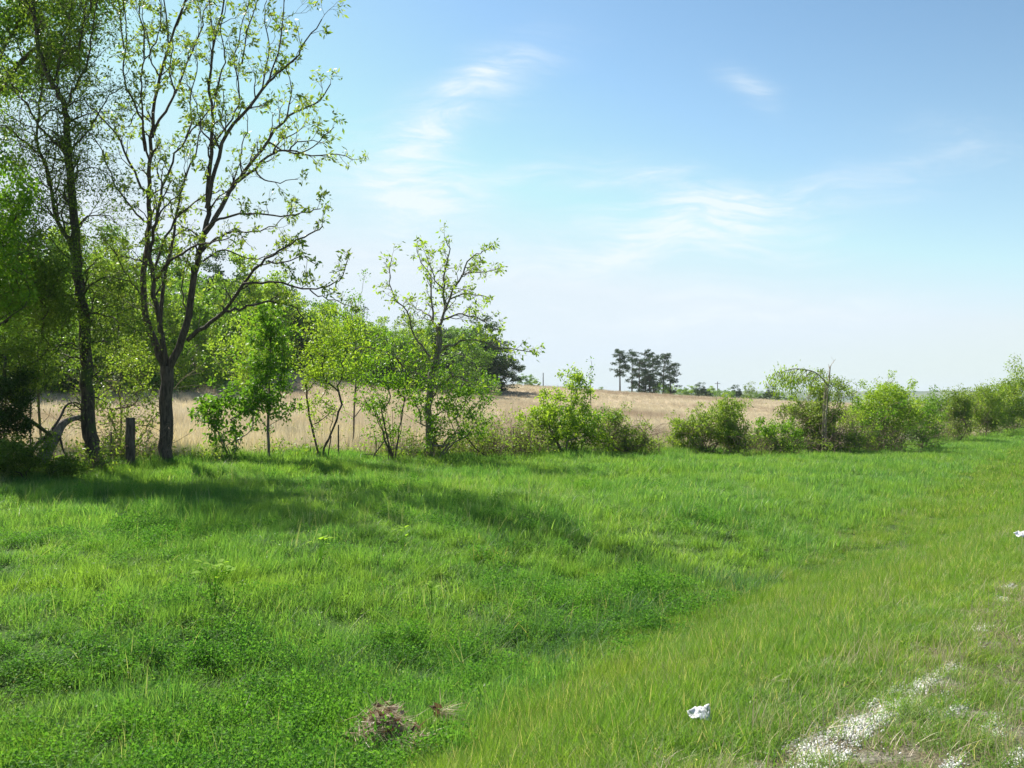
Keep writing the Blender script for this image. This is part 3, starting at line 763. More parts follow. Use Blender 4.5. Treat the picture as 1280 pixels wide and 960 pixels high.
shrub('field_edge_tree', 'slender feathery tree rising between the mossy trunk and the forked tree, in the field edge', 'tree', 150, 29, [(110, 178, 330, 470, 60), (120, 165, 290, 350, 20)], 'fine_leaf', 'bark_moss', 26, per=90, crad=.36, lsize=.07, stems=1, trunk_h=.35, base_y=575)
shrub('overhung_tree', 'shaded leafy tree behind the mossy trunk whose lowest leaves glow yellow-green over the field', 'tree', 52, 27.5, [(-20, 100, 330, 480, 110)], 'wood_mid', 'bark_moss', 27, per=95, crad=.4, lsize=.085, stems=1, trunk_h=.4, base_y=585)

# --- saplings in the fence line
shrub('small_shrub', 'low leafy shrub spreading from a bunch of stems, just right of the forked tree', 'bush', 291, 26.0, [(244, 304, 478, 548, 46), (280, 332, 472, 524, 28), (262, 318, 525, 562, 14)], 'sapling_leaf', 'bark_grey', 31, per=24, crad=.2, lsize=.12, stems=5, trunk_h=.35, base_y=580, droop=.5)
shrub('dense_sapling', 'dense green sapling in full leaf on a single thin stem', 'tree', 336, 26.3, [(300, 370, 395, 540, 110), (316, 354, 368, 420, 20)], 'sapling_leaf', 'bark_grey', 32, per=44, crad=.2, lsize=.095, stems=1, trunk_h=.22, base_y=579, droop=.45)
shrub('open_sapling', 'open sapling with slender forking brown stems and small pale leaves', 'tree', 401, 27.0, [(360, 442, 395, 505, 110), (372, 456, 380, 440, 36), (365, 438, 490, 535, 14)], 'yellow_leaf', 'bark', 33, per=38, crad=.22, lsize=.07, stems=3, trunk_h=.42, base_y=579, bend=.04)
shrub('leaning_stem_shrub', 'clump of dark crooked stems with sparse green leaves, left of the twiggy tree', 'bush', 492, 28.6, [(440, 525, 430, 535, 75), (455, 510, 520, 560, 14)], 'bright_leaf', 'bark', 34, per=34, crad=.24, lsize=.08, stems=7, trunk_h=.5, base_y=578, bend=.12, rpow=1.9)
shrub('trunk_shrub', 'fresh green leaves sprouting round the foot of the twiggy tree', 'bush', 545, 29.4, [(500, 565, 450, 565, 60), (545, 618, 462, 556, 80)], 'bright_leaf', 'bark_grey', 35, per=38, crad=.24, lsize=.08, stems=4, trunk_h=.3, base_y=578)
shrub('back_sapling', 'light airy sapling in the field behind the open sapling', 'tree', 440, 33, [(410, 490, 375, 505, 100)], 'bright_leaf', 'bark_grey', 36, per=44, crad=.3, lsize=.08, stems=1, trunk_h=.3, base_y=568)
shrub('pale_sapling', 'pale leafy sapling rising behind the leaves of the dense sapling', 'tree', 318, 40, [(275, 355, 380, 490, 90)], 'wood_pale', 'bark_grey', 37, per=40, crad=.4, lsize=.12, stems=1, trunk_h=.3, base_y=560)

# --- hedgerow to the right
shrub('leafy_bush', 'tall loose yellow-green bush with sprigs standing up, middle of the fence line', 'bush', 706, 33.0, [(648, 700, 495, 545, 34), (668, 748, 478, 564, 130), (700, 740, 458, 490, 14), (735, 765, 520, 565, 20)], 'yellow_leaf', 'bark_grey', 41, per=44, crad=.2, lsize=.095, stems=6, trunk_h=.3, base_y=571)
shrub('leafy_bush_core', 'dark green inner bush behind the loose yellow-green one', 'bush', 722, 33.9, [(676, 760, 500, 568, 60)], 'sapling_leaf', 'dead_twig', 42, per=70, crad=.22, lsize=.08, stems=5, base_y=570)
shrub('bramble_mound', 'brown-green bramble mound sloping down at the right end of the loose bush', 'bush', 778, 34.6, [(738, 794, 508, 570, 100), (770, 818, 530, 570, 60)], 'bramble_leaf', 'dead_twig', 43, per=46, crad=.2, lsize=.075, stems=9, trunk_h=.2, base_y=570, bend=.4, rtip=.009)
shrub('arching_bush', 'light green bush piling up to a drooping top, its right side cut off steeply', 'bush', 885, 38.2, [(834, 884, 520, 566, 70), (858, 926, 504, 562, 110), (888, 930, 494, 540, 40), (905, 936, 530, 566, 24)], 'bramble_leaf', 'dead_twig', 44, per=80, crad=.24, lsize=.08, stems=6, base_y=569, droop=.9, bend=.3)
shrub('bright_mound', 'small bright green mound of leaves over dark brush', 'bush', 968, 39.6, [(936, 1002, 526, 564, 90)], 'bright_leaf', 'dead_twig', 45, per=70, crad=.22, lsize=.085, stems=5, base_y=568, droop=.8)
shrub('low_hedge_bush', 'low dull green bush between the steep bush and the bright mound', 'bush', 930, 40.6, [(900, 960, 538, 567, 60)], 'olive_leaf', 'dead_twig', 46, per=66, crad=.22, lsize=.08, stems=4, base_y=567)
shrub('vine_covered_bush', 'green vine mass climbing round the pale snag', 'bush', 1028, 42.0, [(994, 1054, 486, 562, 150), (1012, 1054, 468, 500, 34), (972, 1010, 510, 562, 46)], 'olive_leaf', 'dead_twig', 47, per=80, crad=.26, lsize=.085, stems=5, base_y=566, droop=.9)
shrub('round_bush', 'biggest round bush of the hedge with brown brush in its middle', 'bush', 1102, 44.0, [(1052, 1152, 486, 558, 210), (1085, 1145, 480, 510, 40)], 'yellow_leaf', 'dead_twig', 48, per=78, crad=.3, lsize=.09, stems=8, base_y=563)
shrub('inner_bush', 'darker leafy bush showing through the biggest round bush', 'bush', 1090, 43.0, [(1064, 1136, 508, 556, 60)], 'sapling_leaf', 'dead_twig', 49, per=50, crad=.26, lsize=.085, stems=8, base_y=564, bend=.3)
shrub('front_bramble', 'low mixed brambles along the foot of the hedge before the snag', 'bush', 1050, 41.4, [(1000, 1100, 538, 566, 110)], 'bramble_leaf', 'dead_twig', 50, per=56, crad=.22, lsize=.08, stems=9, base_y=567, bend=.3, droop=.8)
shrub('shaded_bush', 'dark low bush at the right foot of the biggest round bush', 'bush', 1152, 46.5, [(1132, 1182, 518, 562, 60), (1150, 1176, 505, 530, 16)], 'sapling_leaf', 'dead_twig', 51, per=70, crad=.26, lsize=.085, stems=6, base_y=562)
shrub('columnar_shrub', 'narrow upright dark-green shrub on the right part of the hedge', 'bush', 1198, 53, [(1180, 1215, 484, 553, 100)], 'olive_leaf', 'dead_twig', 52, per=80, crad=.3, lsize=.095, stems=3, base_y=553)
shrub('russet_bush', 'rounded light-green bush right of the narrow upright shrub', 'bush', 1230, 60, [(1210, 1262, 485, 547, 130)], 'bramble_leaf', 'dead_twig', 53, per=80, crad=.38, lsize=.11, stems=5, base_y=545)
shrub('hedge_end_tree', 'taller rounded tree at the right edge closing the hedge', 'tree', 1280, 66, [(1250, 1320, 452, 535, 110), (1238, 1270, 488, 535, 40)], 'bramble_leaf', 'bark_grey', 54, per=100, crad=.5, lsize=.13, stems=2, trunk_h=.2, base_y=540)
shrub('roadside_bush', 'green bush running down toward the verge at the right edge', 'bush', 1262, 74, [(1240, 1330, 505, 537, 60)], 'olive_leaf', 'dead_twig', 55, per=80, crad=.45, lsize=.12, stems=4, base_y=536)
for k, (px, D, x0, x1, y0, y1, mt, lb) in enumerate([
    (1168, 74, 1148, 1200, 494, 530, 'wood_mid', 'hazy mid-green bush seen over the dark low bush'),
    (1128, 80, 1105, 1160, 496, 530, 'wood_pale', 'pale far bush just right of the biggest round bush'),
    (1212, 84, 1200, 1240, 490, 528, 'olive_leaf', 'olive bush behind the narrow upright shrub'),
    (1070, 70, 1050, 1092, 505, 545, 'wood_pale', 'pale bush behind the gap right of the snag')]):
    shrub('background_bush', lb, 'bush', px, D, [(x0, x1, y0, y1, 60)], mt, 'bark_grey', 60 + k, per=60, crad=.55, lsize=.15, stems=3, base_y=540, group='bushes beyond the hedge')

def sapling(px, D, y0, y1, mat, label, seed, w=14, base_y=565, bark='bark_grey', group='thin saplings above the hedge'):
    shrub('thin_sapling', label, 'tree', px, D, [(px - w / 2, px + w / 2, y0, y1, 16)], mat, bark, seed, per=6, crad=.16, lsize=.08, stems=1, trunk_h=.5, base_y=base_y, group=group)
sapling(1066, 47, 472, 500, 'olive_leaf', 'thin leafy sapling poking up just right of the snag', 71)
sapling(1110, 46, 468, 492, 'olive_leaf', 'nearly bare sprigs sticking out of the top of the biggest round bush', 72, w=34)
sapling(738, 35, 448, 490, 'bright_leaf', 'thin sprig taller than the loose yellow-green bush', 73, w=10)

# snag with a bough bent over to the left
rng = np.random.default_rng(80)
b = gpt(1029, 566, 41.0)
snag = empty('snag', b, 'pale dead trunk wrapped in vines, with one bough bent over to the left trailing leaves', 'tree')
def rel(pts, D, d1=0): 
    n = len(pts); return smooth_path(np.array([at(x, y, D + d1 * i / max(1, n - 1)) for i, (x, y) in enumerate(pts)]), 3) - b
P = rel([(1028, 572), (1029, 540), (1030, 515), (1031, 495), (1036, 478), (1037, 466), (1038, 458)], 41.0)
tubes('trunk', [(P, np.linspace(.075, .018, len(P)))], 8, M['dead_wood'], snag)
P2 = rel([(1033, 560), (1032, 530), (1034, 505), (1035, 480)], 40.8)
tubes('split_stem', [(P2, np.linspace(.05, .02, len(P2)))], 7, M['dead_wood'], snag)
P3 = rel([(1034, 482), (1028, 473), (1018, 465), (1006, 462), (992, 461), (980, 464), (968, 467)], 41.0, -1.0)
tubes('bent_bough', [(P3, np.linspace(.032, .01, len(P3)))], 7, M['dead_wood'], snag)
segs, tips = [], []
sprout(P3, np.linspace(.05, .015, len(P3)), rng, .10, .9, 1, segs, tips, up=-1.1, wig=.3, t0=.25)
sprout(P, np.linspace(.1, .03, len(P)), rng, .18, .45, 1, segs, [], up=.3, wig=.5, t0=.55)
tubes('twigs', segs, 3, M['dead_wood'], snag)['kind'] = 'stuff'
C, Dr = tip_leaves(tips, rng, 22, .16, .5)
leaves('vine_leaves', C, .10, M['yellow_leaf'], snag, rng, dirs=Dr, droop=.9, aspect=2.6)
C2 = P[rng.integers(0, int(len(P) * .75), 90)] + rng.normal(size=(90, 3)) * [.22, .2, .12]; C2 = np.repeat(C2, 14, 0) + rng.normal(size=(90 * 14, 3)) * .12
leaves('climbing_vine', C2, .085, M['olive_leaf'], snag, rng, droop=.8)
# old tangle of dead twigs low on the snag
segs = []
for k in range(46):
    p0 = np.array([rng.normal() * .5 + .5, rng.normal() * .4 - .6, rng.uniform(.2, 1.6)])
    grow(p0, rnd_unit(1, rng)[0] + np.array([0, 0, -.2]), 1.0, .012, 1, rng, segs, [], -.3, .5)
tubes('dead_tangle', segs, 3, M['dead_twig'], snag)['kind'] = 'stuff'

# brush of bare brown twigs with a few leaves, between the twiggy tree and the loose bush
def brush(px, D, w, h, n, label, seed, mat='bramble_leaf', lf=4, base_y=574):
    rng = np.random.default_rng(seed); b = gpt(px, base_y, D); root = empty('brush', b, label, 'bush', 'bare brush along the old fence')
    segs, tips = [], []
    for k in range(n):
        p0 = np.array([rng.uniform(-w / 2, w / 2), rng.normal() * .35, -.05])
        d = np.array([rng.normal() * .35, rng.normal() * .3, 1.0]); d /= np.linalg.norm(d)
        grow(p0, d, h * rng.uniform(.5, 1.1), rng.uniform(.006, .013), 2, rng, segs, tips, .05, .35)
    tubes('twigs', segs, 3, M['dead_twig'], root)['kind'] = 'stuff'
    C, Dr = tip_leaves(tips, rng, lf, .08, .2); leaves('foliage', C, .085, M[mat], root, rng, dirs=Dr)
brush(600, 30.8, 1.3, 1.1, 50, 'bare brown brush with few leaves right of the twiggy tree', 81)
brush(632, 31.4, 1.4, 1.2, 60, 'brown twiggy brush in the middle of the gap under the field', 82, lf=2)
brush(664, 32.0, 1.2, 1.05, 44, 'brown brush touching the left side of the loose yellow-green bush', 83, lf=3)
brush(450, 28.6, 1.2, .55, 12, 'low sparse brush between the open sapling and the crooked stems', 84, lf=2, base_y=578)
brush(760, 35.3, 1.4, 1.1, 30, 'bare brown twigs rising through the bramble mound', 85, lf=3, base_y=570)
brush(1040, 43.6, 2.2, 1.7, 34, 'tangled brown brush beneath the pale snag', 86, lf=2, base_y=566)
brush(1098, 42.6, 1.8, 1.3, 34, 'brown brush in the hollow of the biggest round bush', 87, lf=2, base_y=565)
brush(1188, 52, 1.8, 1.4, 26, 'pale brown brush at the foot of the narrow upright shrub', 88, lf=3, base_y=553)
brush(365, 27.0, 1.6, .55, 22, 'thin dry brush between the dense sapling and the open sapling', 91, lf=3, base_y=578)
brush(515, 29.4, 1.3, .8, 26, 'brown brush between the crooked stems and the twiggy tree', 92, lf=3, base_y=577)
brush(255, 25.4, 1.4, .5, 18, 'thin dry brush in front of the low leafy shrub', 93, lf=3, base_y=583)
brush(560, 30.6, 1.1, .75, 24, 'brown brush just right of the trunk of the twiggy tree', 94, lf=3, base_y=576)
brush(800, 35.6, 1.4, .7, 34, 'reddish-brown twigs at the low right end of the bramble mound', 95, lf=2, base_y=570)
brush(925, 38.6, 1.6, 1.0, 40, 'brown brush against the steep side of the light green drooping bush', 96, lf=2, base_y=568)
brush(978, 38.8, 1.4, .8, 34, 'dark brush under the small bright mound of leaves', 97, lf=1, base_y=568)
brush(100, 22.4, 1.6, .9, 18, 'dim brush at the foot of the mossy trunk', 89, lf=4, base_y=592)
brush(150, 24.4, 1.5, .9, 22, 'thin green-brown stems around the wooden post', 90, lf=4, base_y=588)

# arching dead vines
def vine(pts, D, r, label, d1=0):
    P = smooth_path(np.array([at(x, y, D + d1 * i / (len(pts) - 1)) for i, (x, y) in enumerate(pts)]), 4)
    for e in (0, -1): P[e, 2] = min(P[e, 2], tz1(P[e, 0], P[e, 1]) - .02)
    o = P[0].copy(); V, F = tube_arrays([(P - o, np.linspace(r, r * .5, len(P)))], 6)
    ob = mesh_obj('dead_vine', np_mesh('dead_vine', V, F, M['bark'], smooth_=True), None, o); tag(ob, label, 'vine', 'dead vines arching along the old fence')
vine([(541, 545), (550, 560), (560, 548), (572, 541), (584, 548), (596, 562), (610, 571)], 30.2, .035, 'dark vine sagging and rising from the trunk of the twiggy tree')
vine([(612, 571), (626, 560), (642, 548), (662, 546), (684, 550), (700, 545)], 31.8, .028, 'long low vine arching toward the loose yellow-green bush', 1.2)
vine([(643, 548), (650, 556), (653, 571)], 31.6, .026, 'short vine dropping to the grass left of the loose bush')
vine([(430, 566), (444, 568), (462, 568), (484, 572)], 28.2, .02, 'thin dead branch lying low left of the crooked stems')
vine([(466, 570), (474, 560), (482, 548), (486, 540)], 28.1, .02, 'dead branch leaning up against the crooked stems')

# fallen limb by the mossy trunk
b = gpt(52, 592, 22.6)
log = empty('fallen_limb', b, 'thick grey broken limb leaning out of the undergrowth toward the mossy trunk', 'log')
P = smooth_path(np.array([at(x, y, D) for x, y, D in [(46, 592, 22.4), (55, 570, 22.5), (66, 550, 22.7), (76, 532, 22.9), (90, 524, 23.1), (108, 519, 23.3)]]), 4) - b
tubes('log', [(P, np.interp(np.linspace(0, 1, len(P)), [0, .5, .75, 1], [.16, .13, .07, .04]))], 10, M['bark_grey'], log)
P = smooth_path(np.array([at(x, y, D) for x, y, D in [(50, 552, 22.3), (62, 540, 22.5), (74, 524, 22.7), (82, 508, 22.9), (92, 503, 23.0), (103, 507, 23.1)]]), 4) - b
tubes('branch', [(P, np.linspace(.035, .02, len(P)))], 6, M['bark'], log)
P = smooth_path(np.array([at(x, y, D) for x, y, D in [(74, 540, 22.8), (78, 560, 22.6), (84, 572, 22.5)]]), 4) - b
tubes('branch', [(P, np.linspace(.03, .015, len(P)))], 6, M['bark'], log)

# fence posts and stakes
def post(px, ytop, D, r, label, mat='post', name='fence_post', cat='post', lean=0, base_y=585, sides=10, group='old fence posts and stakes'):
    b = gpt(px, base_y, D); top = at(px + lean, ytop, D)
    h = top[2] - b[2]; n = 7; zs = np.linspace(-.2, h, n)
    P = np.stack([(top[0] - b[0]) * zs / h, zs * 0, zs], 1); R = np.full(n, r) * np.linspace(1.04, .95, n)
    V, F = tube_arrays([(P, R)], sides); 
    V[:, :2] += np.random.default_rng(int(px)).normal(size=(len(V), 2)) * r * .05
    V = np.vstack([V, [P[-1]]]); c = len(V) - 1; s0 = (n - 1) * sides
    F = np.vstack([F, [[s0 + i, s0 + (i + 1) % sides, c, c] for i in range(sides)]])
    me = bpy.data.meshes.new(name); me.from_pydata(V.tolist(), [], [tuple(dict.fromkeys(f)) for f in F.tolist()]); me.materials.append(M[mat])
    o = mesh_obj(name, me, None, b); tag(o, label, cat, group)
post(163, 522, 23.9, .11, 'thick weathered wooden post between the mossy trunk and the forked tree')
post(423, 531, 27.6, .022, 'thin dark stake just right of the open sapling', name='fence_stake', sides=6)
post(470, 546, 28.2, .02, 'short thin stake beside the leaning dead branch', name='fence_stake', sides=6)
post(388, 558, 27.2, .016, 'very short thin stake in the grass left of the open sapling', name='fence_stake', sides=6)
post(574, 536, 30.4, .018, 'thin stake rising from the sagging vine right of the twiggy tree', name='fence_stake', sides=6)
post(642, 534, 31.8, .02, 'thin dark stake in the brown brush', name='fence_stake', sides=6)
post(38, 478, 23.5, .02, 'tall thin stake standing left of the fallen limb', name='fence_stake', sides=6)
post(139, 540, 24.0, .02, 'thin stake half hidden by leaves left of the wooden post', name='fence_stake', sides=6)
post(409, 545, 27.1, .018, 'short stake leaning against the open sapling', name='fence_stake', sides=6, lean=5)

# far utility poles
def pole(px, ytop, D, label, arms):
    b = gpt(px, 500, D); h = at(px, ytop, D)[2] - b[2]
    root = empty('utility_pole', b, label, 'pole', 'far utility poles')
    tubes('mast', [(np.array([[0, 0, -.3], [0, 0, h * .5], [0, 0, h]]), [.12, .11, .09])], 8, M['bark_grey'], root)
    for z in arms: tubes('crossarm', [(np.array([[-.7, 0, h - z], [0, 0, h - z + .01], [.7, 0, h - z]]), [.07, .07, .07])], 6, M['bark_grey'], root)
pole(897, 477, 262, 'far pole with a crossarm rising between the pines and the snag', [.5])
pole(679, 466, 225, 'faint thin bare pole on the crest left of the pines', [])

# ------------------------------------------------------------------ far woods
def proto_tree(kind, seed, H=9.0, W=5.2, mat='wood_mid', n=90, per=80, crad=.62, lsize=.24, low=.03):
    rng = np.random.default_rng(seed)
    cl = lump_points(n, np.array([0, 0, H * (low + (1 - low) / 2)]), W / 2, W / 2, H * (1 - low) / 2, rng, .35, .3)
    cl[:, 0] *= 1 - .25 * np.clip(cl[:, 2] / H - .6, 0, 1); cl[:, 2] = np.maximum(cl[:, 2], .4)
    k_ = 1 + (.75 if mat == 'wood_dark' else .3) * np.clip(.45 - cl[:, 2] / H, 0, 1) / .45; cl[:, 0] *= k_; cl[:, 1] *= k_
    root = empty(kind, (0, 0, 0), '-', 'tree')
    cur = skeleton(np.array([0, 0, -.4]), cl, rng, stems=1, trunk_h=.4, rtip=.02); cur.sort(key=lambda c: -c[1].max())
    tubes('trunk', cur[:1], 7, M['bark_grey'], root); tubes('branches', cur[1:], 3, M['bark_grey'], root)['kind'] = 'stuff'
    C = clump_leaves(cl, rng.uniform(.6, 1.3, n) * crad, per, rng)
    leaves('crown', C, lsize, M[mat], root, rng, aspect=1.6, droop=.2, jit=.45)
    return root

PROTO = [proto_tree('woodland_tree', 101, mat='wood_pale'), proto_tree('woodland_tree', 102, mat='wood_mid', W=6), proto_tree('woodland_tree', 103, mat='wood_pale', W=4.4, H=10),
         proto_tree('woodland_tree', 104, mat='wood_mid', W=4.8, H=10), proto_tree('woodland_tree', 105, mat='wood_pale', W=6.4, H=8.5, n=70, per=60), proto_tree('evergreen_tree', 106, mat='wood_dark', W=5.2, H=9, n=120, per=120, lsize=.22),
         proto_tree('woodland_tree', 107, mat='olive_leaf', W=5.6, H=9.5, per=44)]
KIND = ['pale yellow-green rounded', 'mid-green broad', 'tall narrow pale green', 'tall mid-green', 'wide airy pale', 'dark evergreen', 'thin olive see-through']
used = set()
def put(k, x, y, s, label, group, rot=None, sz=1.0):
    o = PROTO[k] if k not in used else copy_tree(PROTO[k]); used.add(k)
    z = tz1(x, y); o.location = (x, y, z - .1); o.rotation_euler = (0, 0, random.uniform(0, 6.28) if rot is None else rot); o.scale = (s, s, s * sz)
    o['label'] = label; o['group'] = group; o['category'] = 'tree'
    return o

rng = np.random.default_rng(200)
ORD = ['first', 'second', 'third', 'fourth', 'fifth', 'sixth', 'seventh', 'eighth', 'ninth', 'tenth', 'eleventh', 'twelfth', 'thirteenth', 'fourteenth', 'fifteenth', 'sixteenth', 'seventeenth', 'eighteenth', 'nineteenth', 'twentieth']
ROW = ['front row', 'second row', 'third row', 'fourth row', 'top row']
cand = []
for row, (dz, step) in enumerate([(0.5, 2.4), (5, 3.2), (14, 4.4), (25, 5.2), (40, 6.5)]):
    px = -150
    while px < 600:
        D = edge_depth(px) + dz + rng.uniform(-1.2, 1.2)
        k = int(rng.choice(len(PROTO), p=[.20, .24, .12, .18, .10, .10, .06]))
        s = rng.uniform(.75, 1.05) if row == 0 else rng.uniform(.9, 1.2)
        cand.append((row, k, px, D, s)); px += step * (.75 if px > 330 else 1) * FPX / D * rng.uniform(.75, 1.2)
cnt = {}
for (row, k, px, D, s) in cand:
    c = cnt.setdefault((row, k), []); c.append(px)
for (row, k, px, D, s) in cand:
    i = cnt[(row, k)].index(px); x = D * (px - 640) / FPX
    o_ = ORD[i] if i < 20 else 'last'
    put(k, x, D, s, f'{KIND[k]} tree, {o_} such from left in {ROW[row]} of hillside wood', 'trees of the hillside wood')

# brushy margin of the wood
tree_k = 0
for (px, D, yt, k, wf, lb) in [
    (600, 165, 403, 5, 1.05, 'big dark evergreen tree ending the wood on the field crest'),
    (627, 170, 432, 5, 1.25, 'second dark evergreen, just right of the big one on the crest'),
    (578, 150, 408, 1, 1.1, 'broad mid-green tree against the left of the big dark evergreen'),
    (556, 185, 425, 0, 1, 'pale tree on the crest left of the dark evergreens'),
    (540, 175, 430, 3, 1, 'mid-green tree on the crest, second left of the dark evergreens'),
    (656, 260, 466, 1, 1.5, 'small round tree on the skyline just right of the dark evergreens'),
    (668, 268, 473, 0, 1.4, 'tiny pale tree on the skyline beside the thin pole'),
    (752, 250, 483, 3, 1.8, 'small green tree on the crest just left of the lone pine'),
    (839, 250, 481, 4, 1.3, 'pale broad bush-like tree at the right foot of the pines'),
    (826, 244, 477, 1, 1.2, 'green low tree in front of the right-hand pines'),
    (850, 258, 482, 1, 1.4, 'low mid-green tree right of the pine grove'),
    (864, 262, 481, 2, 1.7, 'low pale tree, second right of the pine grove'),
    (877, 258, 480, 5, 1.4, 'small dark tree just left of the far pole'),
    (889, 264, 482, 0, 1.3, 'small pale tree touching the far pole'),
    (908, 258, 484, 1, 1.5, 'small mid-green tree just right of the far pole'),
    (921, 266, 483, 5, 1.2, 'small dark tree, second right of the far pole'),
    (937, 260, 476, 6, 1.0, 'spindly thin-leaved tree rising above the low far tree line'),
    (948, 264, 487, 1, 1.5, 'small green tree just right of the spindly one'),
    (963, 258, 484, 5, 1.3, 'small dark tree left of the bent bough'),
    (976, 262, 490, 3, 1.6, 'low green tree under the bent bough'),
    (990, 262, 492, 0, 1.5, 'pale low tree behind the bent bough'),
    (1165, 200, 496, 1, 1.6, 'far green tree above the dark low bush'),
    (1190, 210, 497, 3, 1.6, 'far tree behind the narrow upright shrub'),
    (1148, 230, 498, 0, 1.6, 'far pale tree just right of the biggest round bush'),
    (1240, 150, 488, 1, 1.4, 'tree behind the rounded hedge-end bush'),
    (1222, 160, 491, 6, 1.4, 'olive tree left of the one behind the rounded hedge-end bush'),
    (1262, 140, 485, 3, 1.3, 'mid-green tree just left of the hedge end tree')]:
    x = D * (px - 640) / FPX; H = [9, 9, 10, 10, 8.5, 9, 9.5][k]
    s = (at(px, yt, D)[2] - tz1(x, D)) / H; o = put(k, x, D, 1, lb, 'far trees along the skyline'); o.scale = (s * wf * 1.2, s * wf * 1.2, s * .97)

def pine(px, D, H, bare, label, seed, spread=2.6):
    rng = np.random.default_rng(seed); b = gpt(px, 500, D)
    root = empty('pine_tree', b, label, 'tree', 'pines on the crest')
    lean = rng.normal() * .25
    P = np.array([[lean * t * t, 0, H * t] for t in np.linspace(-.03, .985, 9)])
    tubes('trunk', [(P, np.linspace(.22, .06, 9))], 7, M['bark'], root)
    seg, C = [], []
    n = 30
    for i in range(n):
        t = bare + (1 - bare) * (i / (n - 1)) ** .9; a = rng.uniform(0, 6.28)
        L = spread * (.35 + .75 * math.sin(math.pi * min(1, (1 - t) / (1 - bare) * .8 + .12))) * rng.uniform(.55, 1.15)
        p0 = np.array([lean * t * t, 0, H * t]); d = np.array([math.cos(a), math.sin(a), .15 + .25 * t])
        seg.append((np.array([p0, p0 + d * L * .5 - [0, 0, .06 * L], p0 + d * L]), [.05, .035, .015]))
        for j in range(rng.integers(2, 5)):
            f = rng.uniform(.45, 1.05); c = p0 + d * L * f + rng.normal(size=3) * [.35, .35, .1]
            q = rnd_unit(42, rng) * (rng.uniform(0, 1, (42, 1)) ** .4) * [.62, .62, .26] + c; C.append(q)
    tubes('branches', seg, 4, M['bark'], root)['kind'] = 'stuff'
    leaves('crown', np.concatenate(C), .30, M['pine'], root, rng, aspect=2.4, droop=-.3)
for i, (px, D, yt, bare, lb) in enumerate([
    (775, 240, 440, .42, 'lone slim pine with bare lower trunk at the left end of the grove'),
    (790, 246, 442, .18, 'second pine from the left in the grove'),
    (799, 240, 452, .10, 'short full pine in the left middle of the grove'),
    (807, 244, 441, .12, 'tallest broad pine in the middle of the grove'),
    (817, 250, 446, .15, 'pine just right of the tallest broad one'),
    (829, 244, 445, .35, 'round-topped pine near the right end of the grove'),
    (838, 248, 458, .12, 'sloping last pine at the right end of the grove'),
    (812, 238, 468, .05, 'low dark pine filling the foot of the grove')]):
    b = gpt(px, 500, D); H = at(px, yt, D)[2] - b[2]
    pine(px, D, H, bare, lb, 300 + i, 2.5 if i else 2.1)

# ------------------------------------------------------------------ ground cover
M['straw_dead'] = leaf_mat('dead_grass', (0.42, 0.34, 0.22), (0.66, 0.56, 0.42), .25, tcol=(1, .95, .8))
PROT = bpy.data.collections.new('ground_cover_pieces')     # source pieces, not linked to the scene
def blade_arrays(n, radius, h0, h1, w, rng, lean=.5, curl=.6, segs=3):
    a = rng.uniform(0, 6.28, n); r = radius * np.sqrt(rng.uniform(0, 1, n))
    base = np.stack([np.cos(a) * r, np.sin(a) * r, np.full(n, -.02)], 1)
    h = rng.uniform(h0, h1, n); b = rng.uniform(0, 6.28, n); ld = np.stack([np.cos(b), np.sin(b), np.zeros(n)], 1)
    side = np.stack([-np.sin(b + rng.normal(size=n) * .8), np.cos(b), np.zeros(n)], 1); side /= np.linalg.norm(side, axis=1)[:, None]
    l0 = rng.uniform(0, lean, n); cu = rng.uniform(.1, 1, n) * curl
    rows = []
    for k in range(segs + 1):
        t = k / segs
        c = base + np.array([0, 0, 1.0]) * (h * (t - .25 * cu * t * t))[:, None] + ld * (h * (l0 * t + cu * t * t))[:, None]
        ww = w * (1 - t) ** .7 * .5
        rows.append((c, ww))
    V, F = [], []
    per = segs * 2 + 1
    arr = np.zeros((n, per, 3))
    for k in range(segs): arr[:, 2 * k] = rows[k][0] - side * rows[k][1]; arr[:, 2 * k + 1] = rows[k][0] + side * rows[k][1]
    arr[:, -1] = rows[-1][0]
    i = np.arange(n)[:, None] * per; Fs = []
    for k in range(segs - 1):
        Fs.append(i + np.array([[2 * k, 2 * k + 1, 2 * k + 3]])); Fs.append(i + np.array([[2 * k, 2 * k + 3, 2 * k + 2]]))
    Fs.append(i + np.array([[per - 3, per - 2, per - 1]]))
    return arr.reshape(-1, 3), np.concatenate(Fs), np.repeat(rng.uniform(0, 1, n), per)

def source(coll, name, parts, mat):
    Vs, Fs, Ts, off = [], [], [], 0
    for V, F, T in parts: Vs.append(V); Fs.append(F + off); Ts.append(T); off += len(V)
    o = bpy.data.objects.new(name, np_mesh(name, np.concatenate(Vs), np.concatenate(Fs), mat, np.concatenate(Ts))); coll.objects.link(o); return o

def coll_of(*fns):
    c = bpy.data.collections.new('pieces')
    for i, f in enumerate(fns): f(c, 'piece_%02d' % i)
    return c

